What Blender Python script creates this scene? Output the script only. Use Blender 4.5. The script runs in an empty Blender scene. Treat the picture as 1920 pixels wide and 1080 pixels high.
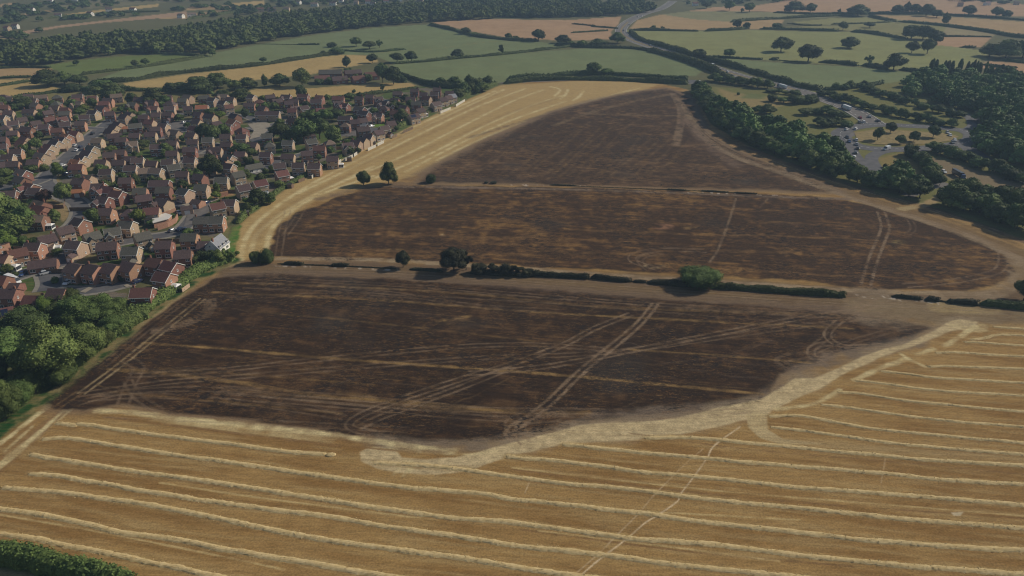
import bpy, math, random
import numpy as np
from mathutils import Vector
random.seed(7)
R = math.radians
SC = bpy.context.scene
COL = SC.collection
# ------------------------------------------------------------ camera
CAMH, PITCH, FPX = 115.0, R(26.0), 1371.0
cd = bpy.data.cameras.new('camera'); cam = bpy.data.objects.new('camera', cd); COL.objects.link(cam)
cam.location = (0, 0, CAMH); cam.rotation_euler = (R(90)-PITCH, 0, 0)
cd.sensor_width = 36.0; cd.lens = 36.0*FPX/1920.0; cd.clip_start = 1.0; cd.clip_end = 30000.0
SC.camera = cam
# ------------------------------------------------------------ world, sun, exposure
SUN_EL, SUN_AZ = R(33.0), R(24.0)          # azimuth measured from +X towards +Y
world = bpy.data.worlds.new("World"); SC.world = world; world.use_nodes = True
wn = world.node_tree; bg = wn.nodes['Background']
sky = wn.nodes.new('ShaderNodeTexSky'); sky.sky_type = 'NISHITA'; sky.sun_disc = False
sky.sun_elevation = SUN_EL; sky.sun_rotation = R(90)-SUN_AZ
wn.links.new(sky.outputs[0], bg.inputs[0]); bg.inputs[1].default_value = 0.062
sd = bpy.data.lights.new('sun', 'SUN'); sun = bpy.data.objects.new('sun', sd); COL.objects.link(sun)
sd.energy = 3.5; sd.angle = R(0.6); sd.color = (1.0, 0.90, 0.74)
sdir = Vector((math.cos(SUN_EL)*math.cos(SUN_AZ), math.cos(SUN_EL)*math.sin(SUN_AZ), math.sin(SUN_EL)))
sun.rotation_euler = (-sdir).to_track_quat('-Z', 'Y').to_euler(); sun.location = (0, 0, 300)
SC.view_settings.view_transform = 'Standard'; SC.view_settings.look = 'None'
SC.cycles.filter_width = 1.15
SC.view_settings.exposure = 0.06; SC.view_settings.gamma = 1.0

# ------------------------------------------------------------ helpers
ct, st = math.cos(PITCH), math.sin(PITCH)
def G(px, py, z=0.0):
    """a point of the survey drawing -> the ground (or a level plane at height z)"""
    r = (px-960.0)/FPX; dn = (py-540.0)/FPX
    t = (CAMH-z)/(st+dn*ct)
    return Vector((r*t, (ct-dn*st)*t, z))
def GP(pts, z=0.0): return [G(x, y, z) for x, y in pts]
def tall(px, py, hpx):
    """height in metres of something standing at (px,py) whose top is hpx higher in the picture"""
    b = G(px, py); dn = (py-hpx-540.0)/FPX
    a = ct-dn*st; t = b.y/a
    return CAMH-(st+dn*ct)*t
def scale_at(py):
    b = G(960, py); return FPX/(b.y*ct+CAMH*st)
MATS = {}
def newmat(name):
    m = bpy.data.materials.new(name); m.use_nodes = True
    n = m.node_tree; b = n.nodes['Principled BSDF']; MATS[name] = m
    b.inputs['Roughness'].default_value = 0.9
    if 'Specular IOR Level' in b.inputs: b.inputs['Specular IOR Level'].default_value = 0.2
    return m, n, b
def noise_col(n, c1, c2, scale, detail=3, stretch=None, coord='Object', dist=0.0):
    tc = n.nodes.new('ShaderNodeTexCoord'); mp = n.nodes.new('ShaderNodeMapping')
    n.links.new(tc.outputs[coord], mp.inputs[0])
    if stretch: mp.inputs['Scale'].default_value = stretch
    nz = n.nodes.new('ShaderNodeTexNoise'); nz.inputs['Scale'].default_value = scale; nz.inputs['Detail'].default_value = detail
    nz.inputs['Distortion'].default_value = dist
    n.links.new(mp.outputs[0], nz.inputs[0])
    cr = n.nodes.new('ShaderNodeValToRGB'); cr.color_ramp.elements[0].position = 0.32; cr.color_ramp.elements[1].position = 0.68
    cr.color_ramp.elements[0].color = (*c1, 1); cr.color_ramp.elements[1].color = (*c2, 1)
    n.links.new(nz.outputs[0], cr.inputs[0])
    return cr
def simple(name, c1, c2, scale=1.5, rough=0.9, stretch=None, spec=0.2, metal=0.0, rnd=0.0):
    m, n, b = newmat(name)
    cr = noise_col(n, c1, c2, scale, 4, stretch)
    out = cr.outputs[0]
    if rnd > 0:
        oi = n.nodes.new('ShaderNodeObjectInfo'); mr = n.nodes.new('ShaderNodeMapRange')
        mr.inputs[3].default_value = 1-rnd; mr.inputs[4].default_value = 1+rnd
        n.links.new(oi.outputs['Random'], mr.inputs[0])
        hs = n.nodes.new('ShaderNodeHueSaturation'); n.links.new(mr.outputs[0], hs.inputs['Value'])
        mr2 = n.nodes.new('ShaderNodeMapRange'); mr2.inputs[3].default_value = 0.5-rnd*0.07; mr2.inputs[4].default_value = 0.5+rnd*0.07
        ml = n.nodes.new('ShaderNodeMath'); ml.operation = 'MULTIPLY'; ml.inputs[1].default_value = 7.13
        fr = n.nodes.new('ShaderNodeMath'); fr.operation = 'FRACT'
        n.links.new(oi.outputs['Random'], ml.inputs[0]); n.links.new(ml.outputs[0], fr.inputs[0]); n.links.new(fr.outputs[0], mr2.inputs[0])
        n.links.new(mr2.outputs[0], hs.inputs['Hue'])
        n.links.new(out, hs.inputs['Color']); out = hs.outputs[0]
    n.links.new(out, b.inputs['Base Color'])
    b.inputs['Roughness'].default_value = rough; b.inputs['Metallic'].default_value = metal
    if 'Specular IOR Level' in b.inputs: b.inputs['Specular IOR Level'].default_value = spec
    return m
class MB:
    def __init__(s): s.v = []; s.f = []; s.m = []
    def add(s, vs, fs, mi=0):
        o = len(s.v); s.v += [tuple(v) for v in vs]; s.f += [tuple(i+o for i in f) for f in fs]; s.m += [mi]*len(fs)
    def box(s, x0, x1, y0, y1, z0, z1, mi=0, bottom=True):
        vs = [(x0,y0,z0),(x1,y0,z0),(x1,y1,z0),(x0,y1,z0),(x0,y0,z1),(x1,y0,z1),(x1,y1,z1),(x0,y1,z1)]
        fs = [(0,1,5,4),(1,2,6,5),(2,3,7,6),(3,0,4,7),(4,5,6,7)]
        if bottom: fs.append((3,2,1,0))
        s.add(vs, fs, mi)
    def mesh(s, name, mats, smooth=False):
        me = bpy.data.meshes.new(name); me.from_pydata(s.v, [], s.f)
        for m in mats: me.materials.append(m)
        me.polygons.foreach_set('material_index', s.m)
        if smooth: me.polygons.foreach_set('use_smooth', [True]*len(s.f))
        me.update(); return me
def link(name, me, parent=None, loc=None):
    o = bpy.data.objects.new(name, me); COL.objects.link(o)
    if parent is not None: o.parent = parent
    if loc is not None: o.location = loc
    return o
def tag(o, label=None, cat=None, group=None, kind=None):
    if label: o['label'] = label
    if cat: o['category'] = cat
    if group: o['group'] = group
    if kind: o['kind'] = kind
    return o
def struct(o): o['kind'] = 'structure'; return o
ORD = ['first','second','third','fourth','fifth','sixth','seventh','eighth','ninth','tenth','eleventh','twelfth','thirteenth','fourteenth','fifteenth','sixteenth','seventeenth','eighteenth','nineteenth','twentieth']
def ordn(i):
    if i >= 99: return 'hundredth' if i == 99 else 'hundred-and-'+ordn(i-100)
    if i < 20: return ORD[i]
    t = {2:'twenty',3:'thirty',4:'forty',5:'fifty',6:'sixty',7:'seventy',8:'eighty',9:'ninety'}[(i+1)//10]
    u = (i+1) % 10
    return t+'-'+ORD[u-1] if u else t[:-1]+'ieth'

# numpy noise on the ground plane
def vnoise(x, y, sc, seed):
    x = x/sc; y = y/sc
    xi = np.floor(x).astype(np.int64); yi = np.floor(y).astype(np.int64); fx = x-xi; fy = y-yi
    fx = fx*fx*(3-2*fx); fy = fy*fy*(3-2*fy)
    def h(a, b):
        n = (a*374761393 + b*668265263 + seed*974711) & 0x7fffffff
        n = ((n ^ (n >> 13))*1274126177) & 0x7fffffff
        n = (n ^ (n >> 16)) & 0xffff
        return n/65535.0
    return (h(xi,yi)*(1-fx)+h(xi+1,yi)*fx)*(1-fy)+(h(xi,yi+1)*(1-fx)+h(xi+1,yi+1)*fx)*fy
def fbm(x, y, sc, seed, o=4):
    r = 0; a = 0.5; t = 0
    for k in range(o): r = r+a*vnoise(x, y, sc/2**k, seed+k*17); t += a; a *= 0.5
    return r/t
# ------------------------------------------------------------ the land: one sheet, its crops, stubble, scorch and wheel marks
rows = [-112,-104,-92,-80,-66,-54,-42,-32,-24,-16,-10,-5]+list(np.arange(-2,1086,1.6))+[1094,1110,1140,1200,1320,1600,2300]
cols = [-3200,-1700,-900,-500,-260,-140,-80,-40,-20]+list(np.arange(-8,1930,1.6))+[1942,1962,2000,2060,2180,2400,2800,3600,5100]
PX, PY = np.meshgrid(np.array(cols, float), np.array(rows, float))
nr, nc = PX.shape
PX = PX.ravel(); PY = PY.ravel()
dn_ = (PY-540)/FPX; t_ = CAMH/(st+dn_*ct)
GX = (PX-960)/FPX*t_; GY = (ct-dn_*st)*t_
N = len(GX)
# gentle roll of the scorched field, only decimetres
C = np.zeros((N, 3)); C[:] = (0.085, 0.105, 0.038)
n_big = fbm(GX, GY, 60, 3); n_mid = fbm(GX, GY, 12, 5); n_sm = fbm(GX, GY, 3, 9, 3)
wob = (fbm(GX, GY, 9, 21)-0.5)
BM = np.zeros(N)
wz = fbm(GX, GY, 2.2, 61, 2)-0.5; wz2 = fbm(GX, GY, 4.5, 67, 4)
# swath direction
sa = G(300, 893); sb = G(1500, 1045); SW = math.atan2(sb.y-sa.y, sb.x-sa.x)
U = GX*math.cos(SW)+GY*math.sin(SW); V = -GX*math.sin(SW)+GY*math.cos(SW)
streak = fbm(U/14, V/1.1, 1.0, 33, 3); streak2 = fbm(U/40, V/3.0, 1.0, 41, 3)

def seg_dist(idx, pts, closed=False):
    x = GX[idx]; y = GY[idx]; best = np.full(len(idx), 1e9)
    P = [(p.x, p.y) for p in pts]
    if closed: P = P+[P[0]]
    for (x0, y0), (x1, y1) in zip(P[:-1], P[1:]):
        dx, dy = x1-x0, y1-y0; L2 = dx*dx+dy*dy+1e-9
        t = np.clip(((x-x0)*dx+(y-y0)*dy)/L2, 0, 1)
        d = np.hypot(x-x0-t*dx, y-y0-t*dy); np.minimum(best, d, out=best)
    return best
def inside(idx, pts):
    x = GX[idx]; y = GY[idx]; r = np.zeros(len(idx), bool)
    P = [(p.x, p.y) for p in pts]; P2 = P[1:]+P[:1]
    for (x0, y0), (x1, y1) in zip(P, P2):
        if y0 == y1: continue
        c = ((y0 > y) != (y1 > y)) & (x < (x1-x0)*(y-y0)/(y1-y0)+x0); r ^= c
    return r
def near_idx(pts, m):
    xs = [p.x for p in pts]; ys = [p.y for p in pts]
    return np.nonzero((GX > min(xs)-m) & (GX < max(xs)+m) & (GY > min(ys)-m) & (GY < max(ys)+m))[0]
def sstep(a, b, x): t = np.clip((x-a)/(b-a), 0, 1); return t*t*(3-2*t)
def poly_mask(pp, soft=1.0, wobble=0.0, off=0.0):
    pts = GP(pp); idx = near_idx(pts, soft*3+wobble*2+abs(off)+1)
    d = seg_dist(idx, pts, True); d = np.where(inside(idx, pts), d, -d)
    d = d+wob[idx]*2*wobble+off
    return idx, sstep(-soft, soft, d)
def catmull(pts, n=6):
    if len(pts) < 3: return pts
    P = [pts[0]*2-pts[1]]+list(pts)+[pts[-1]*2-pts[-2]]; out = []
    for i in range(1, len(P)-2):
        for k in range(n):
            t = k/n; a, b, c, d = P[i-1], P[i], P[i+1], P[i+2]
            out.append(0.5*((2*b)+(c-a)*t+(2*a-5*b+4*c-d)*t*t+(3*b-a-3*c+d)*t*t*t))
    out.append(P[-2]); return out
def line_mask(pp, w, soft=0.4, wobble=0.0, world=False):
    pts = catmull(pp if world else GP(pp), 5); idx = near_idx(pts, w+soft*2+2)
    d = np.abs(seg_dist(idx, pts)+wz[idx]*min(w, 2.2)*0.55)+np.abs(wob[idx])*wobble
    return idx, (1-sstep(w/2-soft*.3, w/2+soft, d))*(0.45+0.75*sstep(.3, .62, wz2[idx]))
def paint(im, col, a=1.0, mod=None):
    idx, m = im; m = m*a
    if mod is not None: m = m*mod[idx]
    C[idx] = C[idx]*(1-m[:, None])+np.array(col)*m[:, None]

# far country -------------------------------------------------
far = PY < 175
C[far] = np.array((0.10, 0.105, 0.05))*(0.75+0.5*n_big[far])[:, None]
TAN = (0.36, 0.25, 0.125); GOLD = (0.40, 0.29, 0.12); PINK = (0.38, 0.245, 0.14); PGR = (0.150,0.190,0.088); PGR2 = (0.215,0.230,0.092); OLV = (0.20, 0.195, 0.08)
fields = [
 ([(165,155),(240,128),(330,112),(400,100),(480,84),(600,64),(700,52),(800,46),(880,62),(960,76),(1060,82),(1062,90),(960,101),(860,109),(740,120),(700,104),(640,102),(560,112),(480,124),(330,139),(230,153)], PGR),
 ([(50,128),(150,113),(220,106),(330,100),(390,106),(300,121),(200,136),(150,142),(100,130)], (0.12,0.165,0.05)),
 ([(730,122),(860,110),(960,101),(1130,88),(1200,91),(1250,106),(1320,131),(1305,142),(1200,143),(1040,141),(930,156),(860,165),(800,160),(745,138)], (0.150,0.190,0.088)),
 ([(1172,57),(1290,58),(1420,56),(1530,60),(1620,60),(1700,74),(1790,88),(1850,96),(1850,112),(1800,128),(1690,131),(1590,123),(1480,116),(1350,107),(1290,100),(1220,84)], PGR2),
 ([(1330,107),(1480,119),(1600,125),(1720,137),(1700,152),(1600,163),(1510,163),(1450,146),(1380,126)], PGR),
 ([(805,42),(900,35),(1060,38),(1165,31),(1160,45),(1145,60),(1150,74),(1060,76),(960,72),(880,58)], PINK),
 ([(1180,54),(1195,38),(1240,27),(1330,28),(1470,38),(1460,54),(1300,56)], TAN),
 ([(1240,27),(1300,20),(1500,24),(1600,26),(1560,33),(1480,34),(1370,41),(1300,36)], (0.20,0.20,0.10)),
 ([(1290,21),(1340,13),(1420,10),(1500,-4),(1740,-6),(1920,8),(1960,32),(1760,26),(1590,25),(1440,22)], PINK),
 ([(1480,42),(1560,34),(1640,32),(1700,40),(1660,45),(1620,47),(1540,46)], (0.22,0.22,0.09)),
 ([(1460,50),(1620,47),(1700,42),(1790,50),(1800,62),(1760,74),(1700,72),(1600,58)], OLV),
 ([(1640,28),(1760,30),(1940,42),(1960,74),(1880,66),(1790,50),(1700,40)], TAN),
 ([(1760,68),(1860,70),(1840,88),(1790,88),(1750,84)], PINK),
 ([(1775,50),(1870,64),(1860,69),(1765,67)], (0.26,0.22,0.12)),
 ([(1850,114),(1960,122),(1960,156),(1835,126)], PINK),
 ([(1690,131),(1800,128),(1850,113),(1840,124),(1790,132)], (0.17,0.17,0.08)),
 ([(-60,129),(60,127),(98,128),(96,136),(60,146),(-60,150)], TAN), ([(-60,152),(60,147),(70,154),(-60,166)], GOLD), ([(-60,168),(50,156),(90,160),(122,170),(60,181),(-60,196)], GOLD),
 ([(232,156),(350,139),(480,125),(600,107),(640,103),(700,104),(710,116),(640,128),(580,140),(480,150),(400,158),(240,167)], GOLD),
 ([(455,172),(520,160),(580,166),(700,156),(770,156),(782,162),(700,173),(600,181),(500,187),(455,182)], GOLD),
 ([(120,27),(200,17),(298,7),(296,13),(220,20),(130,28)], GOLD), ([(20,62),(110,48),(350,21),(352,30),(200,42),(110,52),(20,69)], (0.36,0.24,0.15)),
 ([(430,6),(495,1),(496,9),(440,13)], GOLD), ([(25,28),(110,17),(113,20),(30,32)], TAN), ([(290,36),(420,18),(440,22),(350,35)], TAN),
 ([(360,12),(440,10),(430,16),(340,20)], TAN), ([(-20,70),(20,66),(60,62),(30,72),(-20,78)], TAN), ([(0,8),(30,4),(30,9),(0,13)], TAN),
 ([(960,24),(1000,16),(1010,20),(975,26)], OLV), ([(870,28),(960,26),(955,32),(880,34)], OLV),
 ([(120,20),(340,2),(520,-8),(300,-10),(100,8)], (0.16,0.15,0.08)),
]
for pp, c in fields:
    im = poly_mask(pp, 1.2, 0.5)
    v = (0.84+0.32*n_mid)[im[0]]
    paint(im, c); C[im[0]] *= (1+(v-1)*im[1])[:, None]
paint(line_mask([(700,100),(760,95),(830,90),(900,80),(960,76)], 3, 1), OLV, 0.6)
paint(line_mask([(1240,158),(1130,150),(1000,152),(950,158)], 4, 1), (0.10,0.11,0.04))
paint(line_mask([(1850,113),(1800,128),(1770,140)], 7, 1), (0.20,0.18,0.10), .8)
# pasture and rough ground behind the houses
paint(poly_mask([(-60,196),(60,182),(122,170),(240,167),(400,162),(455,178),(560,190),(440,196),(250,205),(-60,212)], 2, 2), (0.20,0.17,0.07), 0.75)
# interchange verges: dry grass
paint(poly_mask([(1300,160),(1420,168),(1500,164),(1600,163),(1700,152),(1960,235),(1960,480),(1880,432),(1760,392),(1650,372),(1560,342),(1450,300),(1370,262),(1330,222)], 2, 1), (0.145,0.150,0.052))
paint(poly_mask([(1345,165),(1380,175),(1450,182),(1500,190),(1440,205),(1380,215)], 3, 3), (0.30,0.22,0.10), .7)
paint(poly_mask([(1400,175),(1440,178),(1430,186),(1390,184)], 3, 2), (0.10,0.14,0.05), .8)
paint(poly_mask([(1600,247),(1650,242),(1720,246),(1780,252),(1788,262),(1740,272),(1680,274),(1620,267)], 2, 1), (0.25,0.19,0.06), .9)
paint(poly_mask([(1640,296),(1700,286),(1720,310),(1745,338),(1700,335),(1660,318)], 2, 2), (0.24,0.18,0.07), .8)
paint(poly_mask([(1710,155),(1740,150),(1745,165),(1700,168)], 2, 2), (0.33,0.27,0.2), .8)
paint(poly_mask([(1730,292),(1800,308),(1870,332),(1960,360),(1960,385),(1880,362),(1800,345),(1760,325)], 3, 2), (0.20,0.155,0.10), .9)

# the town's ground: gardens, dry lawns, paving ------------------
TOWN = [(-400,250),(-60,212),(250,203),(440,194),(560,186),(700,174),(790,163),(860,160),(935,157),(830,208),(700,273),(560,338),(480,388),(438,432),(430,470),(436,490),(380,512),(300,562),(240,600),(160,610),(-100,640),(-500,700)]
im = poly_mask(TOWN, 2, 1)
idx, mk = im
cell = vnoise(U*0.97+V*0.2, V, 11.0, 77)[idx]; cell2 = vnoise(GX, GY, 6.0, 78)[idx]
tc_ = np.where((cell > 0.52)[:, None], (0.06,0.10,0.028), np.where((cell > 0.36)[:, None], (0.15,0.135,0.07), np.where((cell2 > 0.55)[:, None], (0.14,0.125,0.105), (0.085,0.095,0.045))))
tc_ = tc_*(0.7+0.6*n_sm[idx])[:, None]
C[idx] = C[idx]*(1-mk[:, None])+tc_*mk[:, None]
for pp, c in [([(100,362),(138,368),(138,400),(118,415),(104,400)], (0.30,0.22,0.11)), ([(95,332),(112,330),(113,342),(98,342)], (0.30,0.22,0.10)),
              ([(160,524),(230,508),(250,512),(180,535)], (0.20,0.20,0.09)), ([(300,470),(345,462),(350,480),(300,486)], (0.13,0.20,0.04)),
              ([(-10,660),(50,655),(62,672),(40,688),(-10,690)], (0.23,0.21,0.11)), ([(395,350),(430,352),(440,366),(400,372)], (0.36,0.21,0.11)),
              ([(705,225),(730,226),(722,236),(700,238)], (0.12,0.24,0.03)), ([(395,425),(432,425),(428,450),(420,470)], (0.16,0.16,0.07)),
              ([(160,468),(200,460),(215,462),(165,480)], (0.28,0.22,0.12)), ([(320,510),(360,500),(368,520),(330,530)], (0.12,0.17,0.05))]:
    paint(poly_mask(pp, 1, 1), c, .85)

# the harvested field ------------------------------------------
FIELD = [(-700,1300),(-300,1010),(0,800),(150,692),(262,602),(382,512),(440,494),(432,470),(442,430),(484,390),(562,337),(702,271),(832,207),(938,160),(1000,153),(1120,150),(1240,157),(1290,168),(1312,192),(1332,232),(1400,272),(1500,315),(1620,358),(1762,395),(1925,452),(2300,600),(2900,900),(3200,1500),(1400,1700),(200,2200)]
im = poly_mask(FIELD, 1.0, 0.6)
idx, mk = im
base = np.array((0.325,0.205,0.078)); b2 = np.array((0.240,0.138,0.048)); b3 = np.array((0.38,0.272,0.122))
k1 = sstep(0.38, 0.66, streak2[idx]*0.65+n_mid[idx]*0.35)[:, None]; k2 = sstep(0.45, 0.8, streak[idx])[:, None]
fc = base*(1-k1)+b2*k1; fc = fc*(1-k2*0.5)+b3*k2*0.5
C[idx] = C[idx]*(1-mk[:, None])+fc*mk[:, None]
STRAW = (0.50,0.375,0.175); STRAW2 = (0.60,0.50,0.27)
# far lobe of the field is paler
im = poly_mask([(430,500),(432,470),(442,430),(484,390),(562,337),(702,271),(832,207),(938,160),(1120,150),(1240,157),(1200,172),(1040,206),(900,262),(780,330),(690,350),(600,372),(520,420),(505,470)], 2, 1)
paint(im, (0.43,0.31,0.135), 0.8)
for pp in [[(452,488),(458,455),(480,420),(540,372),(620,325),(720,275),(850,212),(945,168)], [(500,478),(505,440),(530,408),(600,365),(700,330)],
           [(560,362),(680,305),(800,245),(900,198),(985,166)], [(620,350),(740,300),(850,245),(960,190),(1020,168)], [(700,335),(820,282),(900,240),(990,200),(1060,178)],
           [(760,322),(860,270),(960,225),(1060,190)], [(470,470),(490,430),(560,380),(640,340),(700,312)], [(640,300),(760,245),(860,200),(930,170)],
           [(820,300),(900,262),(1000,222),(1120,185),(1200,165)], [(1095,170),(1085,182),(1075,188)], [(1030,162),(1050,168),(1040,180)],[(1065,168),(1060,178),(1050,186)]]:
    paint(line_mask(pp, 1.5, 1.2, 0.8), STRAW2, 0.75)
for pp in [[(600,330),(720,272),(850,215),(935,175)], [(655,318),(780,262),(900,205)], [(700,322),(850,258),(960,210),(1050,183)], [(480,450),(500,415),(570,370),(660,325)]]:
    paint(line_mask(pp, 3.0, 2.0, 1.0), (0.30,0.20,0.085), 0.55)
# left headland
for pp, w, c, a in [([(382,512),(262,604),(150,695),(0,806),(-300,1015)], 5.5, (0.40,0.29,0.14), .6), ([(92,760),(0,832),(-120,920)], 1.6, STRAW2, .9), ([(136,760),(70,815),(0,872),(-60,920)], 2.2, STRAW2, .8),
                    ([(110,772),(30,838),(-40,890)], 1.0, (0.25,0.15,0.07), .7), ([(60,800),(10,845)], .8, STRAW2, .6), ([(120,775),(40,850),(0,885)], .5, (0.22,0.13,0.06), .8)]:
    paint(line_mask(pp, w, 0.6, 0.6), c, a)

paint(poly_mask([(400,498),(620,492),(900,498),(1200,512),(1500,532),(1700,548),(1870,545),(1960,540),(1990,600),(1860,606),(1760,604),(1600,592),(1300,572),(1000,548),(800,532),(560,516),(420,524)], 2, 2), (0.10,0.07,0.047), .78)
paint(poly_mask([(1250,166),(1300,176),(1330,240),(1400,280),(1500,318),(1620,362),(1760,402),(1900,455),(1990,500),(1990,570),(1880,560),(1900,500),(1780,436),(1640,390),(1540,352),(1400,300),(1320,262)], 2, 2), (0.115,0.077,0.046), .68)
# ---- scorched ground -------------------------------------------
BR1 = [(88,748),(160,692),(250,622),(330,566),(400,524),(470,512),(620,517),(800,527),(1000,541),(1200,557),(1400,572),(1600,588),(1690,600),(1748,614),(1700,636),(1600,655),(1510,685),(1462,700),(1450,735),(1420,755),(1340,772),(1200,778),(1110,790),(1050,805),(960,822),(900,828),(840,831),(780,827),(700,820),(640,808),(520,796),(400,780),(300,768),(230,757),(160,768),(105,765)]
BR2 = [(506,482),(508,448),(522,422),(560,398),(620,374),(680,354),(740,347),(900,349),(1100,352),(1400,362),(1560,370),(1640,386),(1700,406),(1780,432),(1850,458),(1888,480),(1898,508),(1872,532),(1800,546),(1640,543),(1500,527),(1300,515),(1100,506),(900,494),(700,488),(600,486)]
BR3 = [(790,343),(795,328),(830,306),(900,270),(970,240),(1040,210),(1120,188),(1200,171),(1250,166),(1290,182),(1304,215),(1330,258),(1400,292),(1480,322),(1540,346),(1570,360),(1400,355),(1100,347),(900,342)]
def scorch(pp, soft, wobble, dark, mid, light, ashw=0.0, yel=0.5):
    if ashw:
        im = poly_mask(pp, 2.2, 1.6, off=ashw); paint(im, (0.165,0.12,0.085), 0.7)
    im = poly_mask(pp, soft, wobble); idx, mk = im
    q = (streak[idx]*0.35+n_mid[idx]*0.30+n_sm[idx]*0.35); p = n_big[idx]
    c = np.array(dark)*np.ones((len(idx), 1))
    k = sstep(0.42, 0.66, q+0.22*(p-0.5))[:, None]; c = c*(1-k)+np.array(mid)*k
    k = sstep(0.60-0.1*yel, 0.80, q+0.3*(p-0.5)*yel)[:, None]*yel; c = c*(1-k)+np.array(light)*k
    k = sstep(0.60, 0.85, fbm(GX[idx], GY[idx], 30, 91, 3))[:, None]*0.5; c = c*(1-k)+np.array((0.045,0.042,0.038))*k
    C[idx] = C[idx]*(1-mk[:, None])+c*mk[:, None]; BM[idx] = np.maximum(BM[idx], mk)
scorch(BR2, 0.9, 2.4, (0.050,0.030,0.018), (0.098,0.053,0.026), (0.23,0.130,0.046), 0, 1.0)
scorch(BR3, 1.8, 2.2, (0.056,0.036,0.024), (0.105,0.064,0.036), (0.19,0.115,0.062), 4.0, 0.8)
scorch(BR1, 0.8, 1.8, (0.030,0.019,0.013), (0.066,0.037,0.020), (0.155,0.092,0.042), 2.0, 0.5)
# ash-grey headlands and dusty tracks
ASH = (0.185,0.135,0.090); DUST = (0.25,0.185,0.115); YEL = (0.30,0.19,0.075); RUT = (0.235,0.165,0.105)
for pp, w, s, c, a in [
  ([(410,497),(600,495),(760,499),(900,507),(1100,522),(1300,533),(1500,545),(1640,553),(1860,560)], 6, 2.5, (0.14,0.098,0.067), .65),
  ([(440,512),(620,513),(800,520),(1000,538),(1200,552),(1400,566),(1560,580),(1640,585)], 5, 2.5, (0.13,0.09,0.062), .6),
  ([(400,503),(520,508),(700,517),(900,528),(1100,545),(1300,560),(1500,572),(1600,575)], 3, 1.5, (0.15,0.105,0.07), .65),
  ([(500,484),(700,487),(860,496),(1000,505),(1200,520),(1400,532),(1600,545),(1700,548),(1850,552)], 3, 1.0, (0.30,0.225,0.14), .85),
  ([(1262,176),(1285,215),(1310,250),(1370,290),(1460,322),(1560,357),(1640,384),(1740,416),(1830,447),(1890,475),(1925,500)], 4.5, 1.4, (0.21,0.15,0.095), .8),
  ([(1310,252),(1370,291),(1460,324),(1560,359),(1640,386),(1740,418),(1830,450),(1900,482)], 3, 1, DUST, .8),
  ([(1900,480),(1908,510),(1895,535),(1850,553),(1760,556)], 5, 2, DUST, .8),
  ([(1350,262),(1420,296),(1500,322),(1600,356),(1700,388),(1800,422),(1925,468)], 2.0, 1, YEL, .6),
  ([(1400,276),(1500,314),(1600,350),(1700,378),(1800,408),(1925,455)], 4, 2, (0.15,0.095,0.06), .7),
  ([(1690,392),(1730,385),(1760,372),(1768,362)], 4, 1.2, (0.33,0.25,0.13), .9),
  ([(740,350),(900,352),(1100,356),(1300,363),(1500,371),(1590,373)], 2.4, 1.0, (0.19,0.14,0.10), .9),
  ([(600,372),(680,352),(740,345),(790,343)], 5, 2, (0.17,0.12,0.08), .7),
  ([(770,335),(830,305),(900,270),(1000,225),(1120,186),(1240,166)], 6, 4, (0.185,0.13,0.085), .5),
  ([(880,258),(1000,222),(1100,195),(1210,172)], 3, 2, (0.11,0.07,0.05), .5),
  ([(1275,185),(1277,220),(1272,250),(1268,272)], 4.5, 1.2, (0.23,0.16,0.10), .7),
  ([(1270,190),(1280,215),(1275,240)], 2, 1.0, (0.09,0.06,0.045), .5),
  ([(1285,225),(1320,262),(1350,290),(1380,310)], 6, 4, (0.17,0.115,0.08), .55),
  ([(1090,213),(1200,216),(1300,217)], 2, 1, (0.22,0.15,0.08), .6), ([(1040,235),(1110,210),(1190,190),(1260,176)], 3, 2, (0.20,0.14,0.08), .6),
  ([(1640,553),(1640,570),(1620,590),(1660,600)], 9, 5, (0.20,0.15,0.10), .8),
  ([(1640,575),(1760,590),(1860,588),(1960,596)], 14, 6, (0.21,0.155,0.09), .75), ([(1760,572),(1840,573),(1850,580),(1760,580)], 5, 2, (0.33,0.25,0.12), .7),
  ([(1720,640),(1640,655),(1560,672),(1500,700),(1440,745),(1380,765),(1240,775),(1110,790)], 5.5, 2.2, (0.16,0.122,0.09), .75),
  ([(1100,795),(1000,818),(900,834),(800,836),(700,826)], 4, 2, (0.19,0.145,0.10), .8),
  ]:
    paint(line_mask(pp, w, s, 1.0), c, a)
# unburnt yellow streaks left by the straw rows
rs = random.Random(5)
for pp, w, a in [([(270,643),(420,654),(620,672),(760,682),(1000,699),(1200,717),(1430,739)], 1.5, .85), ([(400,548),(560,555),(760,566),(1000,585),(1300,601),(1500,611),(1600,616)], 1.6, .65),
                 ([(190,690),(330,703),(480,722),(620,745),(800,757),(960,772)], 2.2, .5), ([(440,530),(700,540),(900,553),(1100,573),(1330,583),(1600,592)], 2.0, .4),
                 ([(210,735),(400,752),(640,775)], 1.0, .4), ([(1180,655),(1330,665),(1520,680)], 1.2, .6), ([(640,735),(760,760),(900,770),(1100,775)], 3.0, .35),
                 ([(820,602),(850,598),(880,592)], 2.0, .8), ([(290,690),(500,705),(700,722)], 1.0, .3), ([(480,585),(650,600),(850,622),(1000,640)], 1.0, .3)]:
    paint(line_mask(pp, w*.7, 0.6, 0.9), YEL, a, 0.1+1.3*n_sm)
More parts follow.
